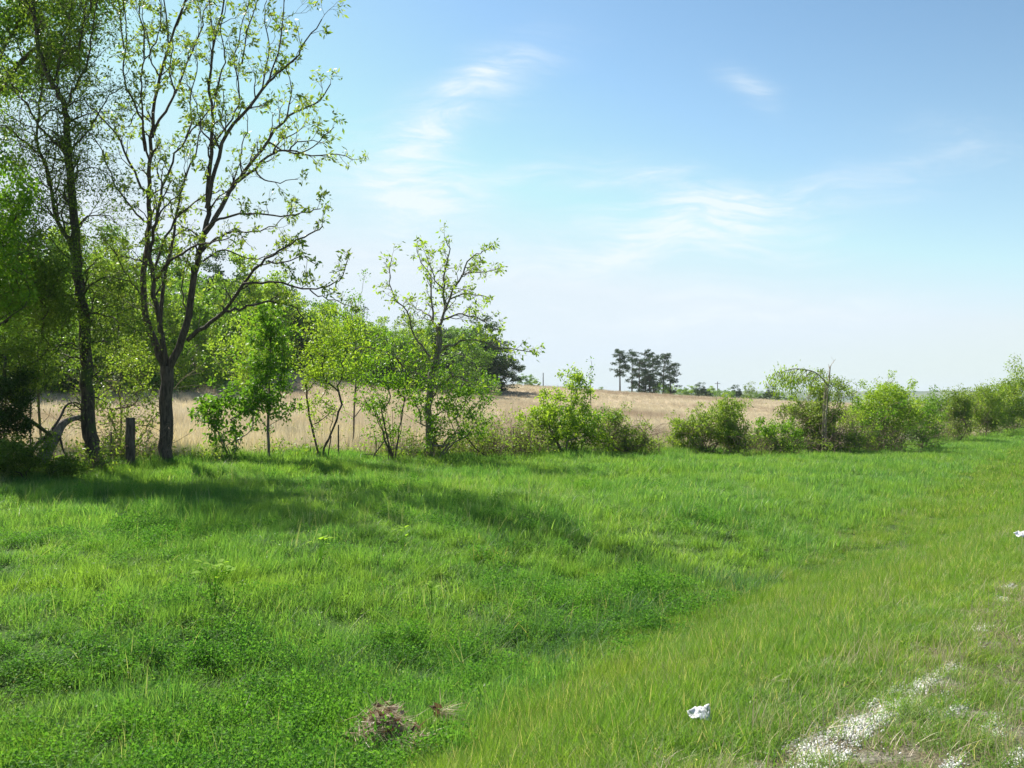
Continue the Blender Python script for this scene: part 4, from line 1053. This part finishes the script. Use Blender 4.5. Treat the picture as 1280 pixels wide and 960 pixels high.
def gn_scatter(name, P, rotz, scl, idx, coll, tilt=None):
    me = bpy.data.meshes.new(name); me.vertices.add(len(P)); me.vertices.foreach_set('co', np.asarray(P, np.float32).ravel())
    R = np.zeros((len(P), 3), np.float32); R[:, 2] = rotz
    if tilt is not None: R[:, :2] = tilt
    a = me.attributes.new('rot', 'FLOAT_VECTOR', 'POINT'); a.data.foreach_set('vector', R.ravel())
    a = me.attributes.new('scl', 'FLOAT_VECTOR', 'POINT'); a.data.foreach_set('vector', np.asarray(scl, np.float32).ravel())
    a = me.attributes.new('idx', 'INT', 'POINT'); a.data.foreach_set('value', np.asarray(idx, np.int32))
    ng = bpy.data.node_groups.new(name, 'GeometryNodeTree')
    ng.interface.new_socket('Geometry', in_out='INPUT', socket_type='NodeSocketGeometry'); ng.interface.new_socket('Geometry', in_out='OUTPUT', socket_type='NodeSocketGeometry')
    gi = ng.nodes.new('NodeGroupInput'); go = ng.nodes.new('NodeGroupOutput')
    ci = ng.nodes.new('GeometryNodeCollectionInfo'); ci.inputs[0].default_value = coll; ci.inputs['Separate Children'].default_value = True; ci.inputs['Reset Children'].default_value = True
    ip = ng.nodes.new('GeometryNodeInstanceOnPoints'); ip.inputs['Pick Instance'].default_value = True
    def na(n, t):
        x = ng.nodes.new('GeometryNodeInputNamedAttribute'); x.data_type = t; x.inputs[0].default_value = n; return x.outputs[0]
    ng.links.new(gi.outputs[0], ip.inputs['Points']); ng.links.new(ci.outputs[0], ip.inputs['Instance'])
    ng.links.new(na('idx', 'INT'), ip.inputs['Instance Index']); ng.links.new(na('rot', 'FLOAT_VECTOR'), ip.inputs['Rotation']); ng.links.new(na('scl', 'FLOAT_VECTOR'), ip.inputs['Scale'])
    ng.links.new(ip.outputs[0], go.inputs[0])
    o = bpy.data.objects.new(name, me); COL.objects.link(o); o.modifiers.new('scatter', 'NODES').node_group = ng
    o['kind'] = 'stuff'; return o

def wedge(dens, r0, r1, rng, a0=-36, a1=37):
    """random points in a ring sector in front of the camera"""
    A = math.radians(a1 - a0) / 2 * (r1 * r1 - r0 * r0); n = int(A * dens)
    r = np.sqrt(rng.uniform(r0 * r0, r1 * r1, n)); a = np.radians(rng.uniform(a0, a1, n))
    return np.stack([np.sin(a) * r, np.cos(a) * r], 1)

rng = np.random.default_rng(400)
g = np.random.default_rng(401)
def weed_arrays(n, radius, h, size, rng):
    C = np.stack([rng.normal(size=n) * radius * .5, rng.normal(size=n) * radius * .5, rng.uniform(.02, 1, n) ** .7 * h], 1)
    C[:, 2] *= np.exp(-((C[:, 0] ** 2 + C[:, 1] ** 2) / radius ** 2) * .6)
    return leaves_arrays(C, size, rng, aspect=1.9, droop=-.25, jit=.4)

meadow_c = coll_of(
    lambda c, n: source(c, n, [blade_arrays(120, .16, .08, .20, .0052, g, .35, .5)], M['meadow']),
    lambda c, n: source(c, n, [blade_arrays(100, .18, .10, .25, .006, g, .5, .7)], M['meadow']),
    lambda c, n: source(c, n, [blade_arrays(120, .15, .06, .15, .005, g, .6, .5), weed_arrays(40, .2, .12, .028, g)], M['meadow']),
    lambda c, n: source(c, n, [blade_arrays(90, .13, .10, .32, .006, g, .3, .4), weed_arrays(40, .2, .16, .03, g)], M['meadow']))
weed_c = coll_of(
    lambda c, n: source(c, n, [weed_arrays(300, .2, .24, .026, g), blade_arrays(34, .15, .12, .34, .005, g, .4, .6)], M['weed']),
    lambda c, n: source(c, n, [weed_arrays(270, .17, .30, .025, g), blade_arrays(30, .15, .12, .34, .005, g, .4, .6)], M['weed']),
    lambda c, n: source(c, n, [weed_arrays(380, .24, .20, .023, g)], M['weed']))
verge_c = coll_of(
    lambda c, n: source(c, n, [blade_arrays(120, .14, .05, .14, .0036, g, .5, .5)], M['verge']),
    lambda c, n: source(c, n, [blade_arrays(100, .14, .06, .18, .0036, g, .4, .4), blade_arrays(3, .12, .16, .30, .003, g, .25, .3)], M['verge']),
    lambda c, n: source(c, n, [blade_arrays(140, .15, .04, .10, .004, g, .7, .7)], M['verge']),
    lambda c, n: source(c, n, [blade_arrays(70, .14, .08, .22, .004, g, .5, .7), weed_arrays(40, .15, .07, .018, g)], M['verge']))
far_c = coll_of(
    lambda c, n: source(c, n, [blade_arrays(200, .45, .08, .24, .012, g, .35, .4, 2)], M['meadow']),
    lambda c, n: source(c, n, [blade_arrays(180, .45, .10, .30, .013, g, .4, .5, 2)], M['meadow']))
farv_c = coll_of(
    lambda c, n: source(c, n, [blade_arrays(150, .45, .05, .17, .011, g, .3, .4, 2)], M['verge']),
    lambda c, n: source(c, n, [blade_arrays(140, .45, .06, .20, .012, g, .35, .5, 2)], M['verge']))

def ufield(P): return P[:, 0] * RN[0] + P[:, 1] * RN[1]
VE = np.array([ground_at(x, y)[:2] for x, y in [(545, 950), (690, 852), (800, 792), (960, 716), (1100, 640), (1200, 592), (1275, 560)]])
VEs = VE @ np.array(RD); VEu = VE @ np.array(RN)
def verge_edge(P):     # traced border between mown verge and ditch grass, made uneven
    s = P[:, 0] * RD[0] + P[:, 1] * RD[1]
    rag = np.random.default_rng(len(P)).normal(size=len(P)) * .22
    return np.interp(s, VEs, VEu) - .1 + wob(P[:, 0], P[:, 1], 1.5, 1) * .22 + wob(P[:, 0], P[:, 1], 5, 3) * .15 + rag
print('verge', VEs, VEu)

# gravel patches, long and thin along the road edge
GR = [(986, 960, 34, .075), (1010, 946, 34, .085), (1035, 930, 34, .08), (1062, 914, 34, .075), (1085, 901, 34, .07), (1108, 888, 32, .075), (1130, 874, 28, .06), (1150, 858, 22, .04), (1172, 842, 22, .055), (1188, 832, 16, .05),
      (1112, 866, 20, .035), (1060, 940, 26, .03), (1168, 880, 18, .045), (1198, 886, 10, .04), (1250, 918, 9, .035), (1228, 786, 11, .05), (1218, 800, 9, .04), (1188, 958, 14, .035), (1272, 948, 10, .04), (1240, 905, 12, .03), (1264, 735, 12, .06), (1250, 752, 14, .04), (1215, 815, 14, .03)]
GRP = [(ground_at(x, y)[:2], L, w) for x, y, L, w in GR]
def gravel_density(P):
    d = np.zeros(len(P))
    for c, L, w in GRP:
        q = P - c; s = q[:, 0] * RD[0] + q[:, 1] * RD[1]; u = q[:, 0] * RN[0] + q[:, 1] * RN[1]
        l = L / 60 * .55
        d = np.maximum(d, np.exp(-(s / l) ** 2 - (u / w) ** 2))
    return d

def scatter_zone(name, coll, rings, keep, hscale, lab=None, rows=False):
    Ps = []; 
    for (d, r0, r1) in rings:
        P = wedge(d, r0, r1, rng)
        if rows:
            c_, s_ = math.cos(.12), math.sin(.12); a_ = P[:, 0] * c_ - P[:, 1] * s_; b_ = P[:, 0] * s_ + P[:, 1] * c_
            sp = .9 if r0 < 60 else 1.5
            a_ = np.round(a_ / sp) * sp + rng.normal(size=len(P)) * .22 * sp; P = np.stack([a_ * c_ + b_ * s_, -a_ * s_ + b_ * c_], 1)
        Ps.append(P[keep(P)])
    P = np.concatenate(Ps); n = len(P); z = terrain(P[:, 0], P[:, 1])
    s = hscale(P) * rng.uniform(.75, 1.25, n); w = rng.uniform(.85, 1.2, n)
    nk = len(coll.objects)
    o = gn_scatter(name, np.column_stack([P, z]), rng.uniform(0, 6.28, n), np.column_stack([w, w, s]), rng.integers(0, nk, n), coll, rng.normal(size=(n, 2)) * .12)
    if lab: o['label'] = lab
    print(name, n)
    return o

def hm(P): return .85 + .30 * wob(P[:, 0], P[:, 1], .9, 4) + .22 * wob(P[:, 0], P[:, 1], 2.7, 9)
KEEP_OFF = [(ground_at(472, 940)[:2], .27), (ground_at(267, 756)[:2], .10)]
def clear_of(P): return np.all([np.hypot(*(P - c).T) > r_ for c, r_ in KEEP_OFF], axis=0)
def is_meadow(P): return clear_of(P) & (ufield(P) > verge_edge(P)) & (beyond_fence(P[:, 0], P[:, 1]) < 1.2)
def weedy(P):
    u = ufield(P); r = np.hypot(P[:, 0], P[:, 1])
    return wob(P[:, 0], P[:, 1], .8, 6) + .6 * wob(P[:, 0], P[:, 1], 2.2, 7) + 1.1 * np.exp(-((u - 5.9) / 1.5) ** 2) * (r < 14)
def sel(f): return lambda P: f(P)
scatter_zone('meadow_grass', meadow_c, [(52, 3.5, 9), (40, 9, 15), (24, 15, 26), (9, 26, 40)], lambda P: is_meadow(P) & (weedy(P) < 1.0 + rng.normal(size=len(P)) * .35), hm, 'lush green meadow grass')
scatter_zone('low_weeds', weed_c, [(42, 3.5, 9), (30, 9, 15), (9, 15, 24)], lambda P: is_meadow(P) & (weedy(P) > .68 + rng.normal(size=len(P)) * .35), hm, 'dark leafy weeds in the ditch and grass')
scatter_zone('far_meadow_grass', far_c, [(2.5, 15, 26), (5, 26, 60), (2.2, 60, 140)], lambda P: is_meadow(P), hm)
scatter_zone('verge_grass', verge_c, [(130, 3.0, 9), (80, 9, 16), (34, 16, 28), (12, 28, 40)], lambda P: (ufield(P) < verge_edge(P) + .1) & (ufield(P) > .2) & (gravel_density(P) < rng.uniform(.12, .8, len(P))) & clear_of(P) & (rng.uniform(0, 1, len(P)) < .45 + .55 * smooth(1.6, 2.6, ufield(P))),
             lambda P: (.55 + .5 * smooth(1.6, 3.2, ufield(P))) * (1 + .25 * wob(P[:, 0], P[:, 1], 2.2, 3)), 'yellow-green roadside grass with dry stems')
scatter_zone('far_verge_grass', farv_c, [(6, 24, 60), (2.5, 60, 150)], lambda P: (ufield(P) < verge_edge(P) + .2) & (ufield(P) > -.5), lambda P: np.ones(len(P)))
M['seed_stem'] = leaf_mat('seed_stem', (0.22, 0.33, 0.12), (0.48, 0.50, 0.28), .4)
seed_c = coll_of(
    lambda c, n: source(c, n, [blade_arrays(7, .14, .26, .46, .0045, g, .25, .35)], M['seed_stem']),
    lambda c, n: source(c, n, [blade_arrays(5, .12, .20, .40, .006, g, .7, 1.2)], M['seed_stem']))
scatter_zone('seed_stems', seed_c, [(7, 3.5, 12), (5, 12, 24), (3, 24, 45)], lambda P: is_meadow(P) & (rng.uniform(0, 1, len(P)) < .35 + .6 * wob(P[:, 0], P[:, 1], 1.0, 13)), lambda P: np.ones(len(P)), 'pale seeding grass stems standing through the meadow')
dry_c = coll_of(
    lambda c, n: source(c, n, [blade_arrays(22, .14, .10, .27, .0032, g, .35, .3)], M['straw_dead']),
    lambda c, n: source(c, n, [blade_arrays(40, .16, .02, .10, .004, g, 1.4, .8)], M['straw_dead']))
scatter_zone('dry_verge_stems', dry_c, [(16, 3.0, 9), (9, 9, 20), (4, 20, 36)], lambda P: (ufield(P) < verge_edge(P) + .3) & (ufield(P) > .1) & (rng.uniform(0, 1, len(P)) < .30 + .4 * wob(P[:, 0], P[:, 1], 1.3, 5) + .4 * (ufield(P) < 2.0)), lambda P: np.full(len(P), .95), 'dry tan stems and thatch among the verge grass')
# taller grass and weeds along the fence foot
scatter_zone('fence_grass', far_c, [(16, 14, 60)], lambda P: np.abs(beyond_fence(P[:, 0], P[:, 1]) - 1.3 - 1.1 * wob(P[:, 0], P[:, 1], .7, 2)) < 1.5, lambda P: 1.15 + .35 * wob(P[:, 0], P[:, 1], 1.5, 8), 'taller grass along the foot of the hedgerow')

und_c = coll_of(
    lambda c, n: source(c, n, [weed_arrays(520, 1.1, 1.6, .24, g)], M['wood_mid']),
    lambda c, n: source(c, n, [weed_arrays(420, 1.0, 2.2, .24, g)], M['wood_pale']),
    lambda c, n: source(c, n, [weed_arrays(420, 1.2, 1.3, .22, g)], M['dark_leaf']))
scatter_zone('wood_undergrowth', und_c, [(.34, 40, 110), (.16, 110, 260)], lambda P: (P[:, 1] > edge_depth(640 + FPX * P[:, 0] / P[:, 1]) - 1.5) & (640 + FPX * P[:, 0] / P[:, 1] < 560), lambda P: np.ones(len(P)), 'leafy undergrowth under the hillside wood')

fwd_c = coll_of(
    lambda c, n: source(c, n, [weed_arrays(260, .5, .7, .07, g), blade_arrays(40, .4, .2, .6, .012, g, .4, .5, 2)], M['bright_leaf']),
    lambda c, n: source(c, n, [weed_arrays(220, .45, .9, .065, g), blade_arrays(30, .4, .2, .7, .012, g, .4, .5, 2)], M['bramble_leaf']),
    lambda c, n: source(c, n, [weed_arrays(200, .5, .5, .07, g), blade_arrays(60, .4, .2, .5, .012, g, .4, .5, 2)], M['sapling_leaf']),
    lambda c, n: source(c, n, [blade_arrays(90, .4, .3, .95, .012, g, .5, .5, 2)], M['straw']))
def hedge_band(P):
    b = beyond_fence(P[:, 0], P[:, 1]); px = 640 + FPX * P[:, 0] / P[:, 1]
    dens = np.interp(px, [-100, 0, 230, 620, 700, 830, 900, 1400], [.5, .35, .22, .3, .5, .35, .7, .9])
    dens = dens * (.55 + .9 * wob(P[:, 0], P[:, 1], .8, 12))
    return (b > .2) & (b < 2.2) & (rng.uniform(0, 1, len(P)) < dens)
scatter_zone('hedge_undergrowth', fwd_c, [(2.6, 16, 110)], hedge_band, lambda P: np.interp(640 + FPX * P[:, 0] / P[:, 1], [0, 600, 850, 1400], [.7, .6, 1.0, 1.5]) * (.8 + .5 * wob(P[:, 0], P[:, 1], 1.1, 3)), 'tangled low weeds, brambles and dry grass along the foot of the hedgerow')

# corn stubble and straw in the field
straw_c = coll_of(
    lambda c, n: source(c, n, [blade_arrays(46, .5, .10, .42, .02, g, .5, .3, 1)], M['straw']),
    lambda c, n: source(c, n, [blade_arrays(40, .5, .14, .60, .02, g, .3, .2, 1)], M['straw']),
    lambda c, n: source(c, n, [blade_arrays(60, .5, .03, .12, .03, g, 3.0, 1.5, 1)], M['straw']))
scatter_zone('corn_stubble', straw_c, [(6, 18, 60), (3.2, 60, 120), (1.5, 120, 250)], lambda P: (beyond_fence(P[:, 0], P[:, 1]) > 1.0) & ((P[:, 1] < edge_depth(640 + FPX * P[:, 0] / P[:, 1])) | (640 + FPX * P[:, 0] / P[:, 1] > 700)) & (P[:, 1] < 262),
             lambda P: (1 + .9 * np.exp(-beyond_fence(P[:, 0], P[:, 1]) / 9)) * (1 + .3 * wob(P[:, 0], P[:, 1], .4, 2)), 'dry tan corn stubble', rows=True)
gold_c = coll_of(lambda c, n: source(c, n, [blade_arrays(60, .5, .2, .6, .014, g, .35, .4, 2)], M['gold_straw']), lambda c, n: source(c, n, [blade_arrays(60, .5, .15, .45, .014, g, .6, .6, 2)], M['gold_straw']))
def gold_band(P):
    b = beyond_fence(P[:, 0], P[:, 1]); px = 640 + FPX * P[:, 0] / P[:, 1]
    return (b > 1.5) & (px < 640) & (rng.uniform(0, 1, len(P)) < np.exp(-b / 13) * (1.1 + .8 * wob(P[:, 0], P[:, 1], .5, 4)) * np.interp(px, [400, 640], [1, .25]))
scatter_zone('dry_field_grass', gold_c, [(4.5, 22, 75)], gold_band, lambda P: np.ones(len(P)), 'bright golden dead grass between the hedgerow and the stubble')
M['flower_weed'] = leaf_mat('flowering_weed', (0.20, 0.27, 0.03), (0.42, 0.42, 0.06), .45)
fw_c = coll_of(lambda c, n: source(c, n, [blade_arrays(60, .45, .1, .38, .02, g, .4, .4, 2), weed_arrays(60, .4, .4, .05, g)], M['flower_weed']))
scatter_zone('field_weeds', fw_c, [(1.6, 22, 60)], lambda P: (beyond_fence(P[:, 0], P[:, 1]) > .8) & (wob(P[:, 0], P[:, 1], .35, 1) + .4 * wob(P[:, 0], P[:, 1], 1.4, 2) > .25 + .02 * beyond_fence(P[:, 0], P[:, 1])), lambda P: np.ones(len(P)), 'yellow-green weeds in the near edge of the stubble')

# gravel
def stone_arrays(seed):
    r = np.random.default_rng(seed)
    V = np.array([[1, 0, 0], [-1, 0, 0], [0, 1, 0], [0, -1, 0], [0, 0, 1], [0, 0, -1], [.7, .7, .3], [-.7, .6, .4], [.6, -.7, .4], [-.6, -.6, .3]], float)
    V[:, 2] *= .7; V += r.normal(size=V.shape) * .16
    import bmesh
    bm = bmesh.new(); [bm.verts.new(v) for v in V * .5]; bmesh.ops.convex_hull(bm, input=bm.verts); bm.verts.ensure_lookup_table()
    for v in [v for v in bm.verts if not v.link_faces]: bm.verts.remove(v)
    bmesh.ops.triangulate(bm, faces=bm.faces); bm.verts.index_update()
    Vv = np.array([v.co[:] for v in bm.verts]); Fv = np.array([[v.index for v in f.verts] for f in bm.faces]); bm.free()
    return Vv, Fv, np.full(len(Vv), r.uniform())
m, nt, out = new_mat('pale_stone'); oi = N(nt, 'ShaderNodeObjectInfo'); geo = N(nt, 'ShaderNodeNewGeometry')
colr = mix_col(nt, oi.outputs['Random'], (0.48, 0.47, 0.46), (0.78, 0.77, 0.76)); n1 = noise(nt, geo.outputs['Position'], 60, 3)
colr = mix_col(nt, math_node(nt, 'MULTIPLY', n1, .25), colr, (0.45, 0.41, 0.36)); p = N(nt, 'ShaderNodeBsdfPrincipled'); nt.links.new(colr, p.inputs['Base Color']); p.inputs['Roughness'].default_value = .8
nt.links.new(p.outputs[0], out.inputs[0]); M['stone'] = m
stone_c = coll_of(*[(lambda c, n, s=s: source(c, n, [stone_arrays(s)], M['stone'])) for s in range(6)])
Q = []
for (c, L, w) in GRP:
    for dens_, k_ in ((62000, 0), (60000, 1)):
        n = int(L / 60 * .55 * w * dens_); a_ = rng.normal(size=n) * L / 60 * .5; b_ = rng.normal(size=n) * w * (.62 if k_ == 0 else .8)
        p_ = c + a_[:, None] * np.array(RD) + b_[:, None] * np.array(RN)
        s_ = rng.uniform(.006, .015, n) * np.where(rng.uniform(size=n) < .05, 1.7, 1) if k_ == 0 else rng.uniform(.003, .006, n)
        kp = rng.uniform(0, 1, n) < (.62 + .8 * wob(p_[:, 0], p_[:, 1], 9, 4)); Q.append(np.column_stack([p_, s_])[kp])
P = wedge(60, 3.6, 12, rng, 5, 40); P = P[ufield(P) < 2.0]; Q.append(np.column_stack([P, rng.uniform(.005, .014, len(P))]))
Q = np.concatenate(Q); P = Q[:, :2]; s = Q[:, 2]
gn_scatter('gravel', np.column_stack([P, terrain(P[:, 0], P[:, 1]) + s * .2]), rng.uniform(0, 6.28, len(P)), np.column_stack([s, s, s]), rng.integers(0, 6, len(P)), stone_c, rng.normal(size=(len(P), 2)) * .5)['label'] = 'pale crushed stone spilling from the road shoulder'
print('stones', len(P))

# ------------------------------------------------------------------ small things in the grass
def broadleaf(px, py, label, seed, n=9, size=.10, h=.28, mat='bright_leaf', spread=.16):
    rng = np.random.default_rng(seed); b = ground_at(px, py); root = empty('broadleaf_plant', b, label, 'plant', 'pale broad-leaved plants in the grass')
    for k in range(n):
        a = rng.uniform(0, 6.28); r = spread * math.sqrt(rng.uniform(.02, 1)); z = h * rng.uniform(.75, 1.2)
        tip = np.array([math.cos(a) * r, math.sin(a) * r, z])
        pts = np.array([[0, 0, -.02], [tip[0] * .4, tip[1] * .4, z * .6], tip]); tubes('stem', [(pts, [.004, .003, .002])], 4, M[mat], root)
        t = np.linspace(0, 1, 6); w = np.sin(np.pi * t ** .75) * .42; w[0] = .06
        d = np.array([math.cos(a), math.sin(a), rng.uniform(-.1, .7)]); sd = np.array([-math.sin(a), math.cos(a), rng.uniform(-.3, .3)]); nn = np.cross(d, sd)
        L = size * rng.uniform(.7, 1.3)
        mid = tip + d * L * t[:, None] - np.array([0, 0, 1]) * (t ** 2 * L * .12)[:, None]
        V = np.concatenate([mid + sd * (w * L)[:, None] + nn * (w * L * .25)[:, None], mid, mid - sd * (w * L)[:, None] + nn * (w * L * .25)[:, None]])
        F = [(i, i + 1, i + 7, i + 6) for i in range(5)] + [(i + 6, i + 7, i + 13, i + 12) for i in range(5)]
        mesh_obj('leaf', np_mesh('leaf', V, F, M[mat], np.full(len(V), rng.uniform(.3, 1)), smooth_=True), root)
M['pale_leaf'] = leaf_mat('pale_weed_leaf', (0.20, 0.38, 0.04), (0.30, 0.46, 0.07), .5, spec=.08, rough=.7)
broadleaf(267, 760, 'brightest pale broad-leaved plant in the left meadow', 501, 22, .09, .42, 'pale_leaf', .14)
broadleaf(399, 714, 'small pale plant on sunny grass below the edge of the tree shadow', 502, 9, .07, .36, 'pale_leaf', .12)
broadleaf(541, 774, 'small pale plant nearest the dark ditch weeds', 503, 6, .06, .36, 'pale_leaf', .07)
broadleaf(503, 690, 'tiny yellow-green plant right under the shadow tip', 505, 6, .07, .30, 'pale_leaf', .12)

# heap of dead grass in the ditch
def straw_heap(px, py, label, seed, w, n, h, dark=False):
    rng = np.random.default_rng(seed); b = ground_at(px, py); root = empty('dead_grass_heap', b, label, 'dead grass', 'dead grass heaps in the ditch')
    C = np.stack([rng.normal(size=n) * w * .45, rng.normal(size=n) * w * .4, np.abs(rng.normal(size=n)) * h * .4 + .13], 1); C[:, 2] += h * np.exp(-(C[:, 0] ** 2 + C[:, 1] ** 2) / w ** 2 * 2)
    D = np.stack([rng.normal(size=n) * .5 + .9, rng.normal(size=n) * .5 - .3, rng.normal(size=n) * .25 - .2], 1)
    leaves('dead_blades', C, .15, M['straw_dead'], root, rng, aspect=44, dirs=D, spread=.9, droop=.25, jit=.6)['kind'] = 'stuff'
    k = n // 12; leaves('brown_leaves', C[:k] + [.05, 0, 0] + rng.normal(size=(k, 3)) * .02 - [0, 0, .02], .10, M['leaf_litter'], root, rng, aspect=3, droop=.1)['kind'] = 'stuff'
M['leaf_litter'] = leaf_mat('leaf_litter', (0.10, 0.05, 0.035), (0.26, 0.17, 0.12), .2, tcol=(1, .9, .7))
straw_heap(472, 942, 'larger heap of matted tan dead grass with brown leaves in the ditch', 511, .17, 2000, .11)
straw_heap(552, 918, 'small wisp of dead grass at the foot of the verge', 512, .06, 160, .04)
straw_heap(515, 950, 'low flattened dead grass patch beside the larger heap', 513, .10, 160, .02)

# crumpled paper litter
m, nt, out = new_mat('white_paper'); geo = N(nt, 'ShaderNodeNewGeometry')
pc = mix_col(nt, ramp(nt, noise(nt, geo.outputs['Position'], 14, 3), .45, .6), (0.80, 0.80, 0.82), (0.62, 0.66, 0.72))
p = N(nt, 'ShaderNodeBsdfPrincipled'); nt.links.new(pc, p.inputs['Base Color']); p.inputs['Roughness'].default_value = .6
t = N(nt, 'ShaderNodeBsdfTranslucent'); nt.links.new(pc, t.inputs[0]); mx = N(nt, 'ShaderNodeMixShader'); mx.inputs[0].default_value = .25
nt.links.new(p.outputs[0], mx.inputs[1]); nt.links.new(t.outputs[0], mx.inputs[2]); nt.links.new(mx.outputs[0], out.inputs[0]); M['paper'] = m
def paper(px, py, w, d, ang, label, seed, lift=.075):
    rng = np.random.default_rng(seed); b = ground_at(px, py); nx, ny = 14, 9
    X, Y = np.meshgrid(np.linspace(-w / 2, w / 2, nx), np.linspace(-d / 2, d / 2, ny))
    Z = .018 * np.sin(X * 42 + 1) * np.cos(Y * 38 + X * 12) + rng.normal(size=X.shape) * .006 + .02 * np.cos(X * 15)
    X = X * (1 - .15 * np.cos(Y * 20)) + rng.normal(size=X.shape) * .004; Y = Y * (1 + .25 * np.sin(X * 17)) + rng.normal(size=X.shape) * .004
    V = np.stack([X, Y, Z], -1).reshape(-1, 3); i, j = np.meshgrid(np.arange(nx - 1), np.arange(ny - 1)); a = (j * nx + i).ravel()
    F = np.stack([a, a + 1, a + nx + 1, a + nx], 1); me = np_mesh('paper_litter', V, F, M['paper'], smooth_=True)
    o = mesh_obj('paper_litter', me, None, b + [0, 0, lift]); o.rotation_euler = (.5, .1, ang)
    md = o.modifiers.new('thickness', 'SOLIDIFY'); md.thickness = .0015
    tag(o, label, 'litter', 'paper litter on the verge')
paper(876, 912, .16, .10, .35, 'crumpled white paper scrap lying in the grass near the gravel', 521)
paper(1278, 684, .2, .13, .2, 'white scrap in the grass at the right edge of the verge', 522, .14)

# loose clumps of taller, bluish grass by the ditch
M['blue_grass'] = grass_mat('blue_green_blade', [(0.05, 0.14, 0.05), (0.07, 0.16, 0.06), (0.04, 0.12, 0.04), (0.14, 0.22, 0.10)], tan=.05)
bl_c = coll_of(lambda c, n: source(c, n, [blade_arrays(100, .3, .2, .46, .007, g, .4, .8)], M['blue_grass']))
pp = []
for (px, py, n, sp) in [(905, 735, 9, .35), (650, 825, 6, .3), (690, 800, 4, .2), (590, 690, 3, .5), (740, 760, 3, .5), (430, 850, 2, .15), (850, 660, 4, .9), (760, 640, 4, 1.2)]:
    c = ground_at(px, py)
    for k in range(n): q = c[:2] + g.normal(size=2) * sp; pp.append([q[0], q[1], tz1(q[0], q[1])])
pp = np.array(pp); n = len(pp)
gn_scatter('tall_grass_clumps', pp, g.uniform(0, 6.28, n), np.column_stack([np.ones(n)] * 2 + [g.uniform(.7, 1.1, n)]), np.zeros(n, int), bl_c)['label'] = 'taller blue-green grass clumps along the ditch'

# ------------------------------------------------------------------ air
import bmesh
bm = bmesh.new(); bmesh.ops.create_cube(bm, size=1.0)
for v in bm.verts:
    v.co.x *= 9400; v.co.y = v.co.y * 6700 + 2950; v.co.z = -14 + (v.co.z + .5) * 92
me = bpy.data.meshes.new('haze'); bm.to_mesh(me); bm.free()
hm_ = bpy.data.materials.new('haze_air'); hm_.use_nodes = True; nt = hm_.node_tree
for n_ in list(nt.nodes): nt.nodes.remove(n_)
out = N(nt, 'ShaderNodeOutputMaterial'); pv = N(nt, 'ShaderNodeVolumePrincipled')
pv.inputs['Color'].default_value = (.82, .90, 1, 1); pv.inputs['Density'].default_value = 0.00014; pv.inputs['Anisotropy'].default_value = 0
nt.links.new(pv.outputs[0], out.inputs['Volume']); me.materials.append(hm_)
USE_HAZE = True
if USE_HAZE:
    hz_o = bpy.data.objects.new('haze', me); COL.objects.link(hz_o); hz_o['kind'] = 'stuff'
scene.cycles.volume_bounces = 0
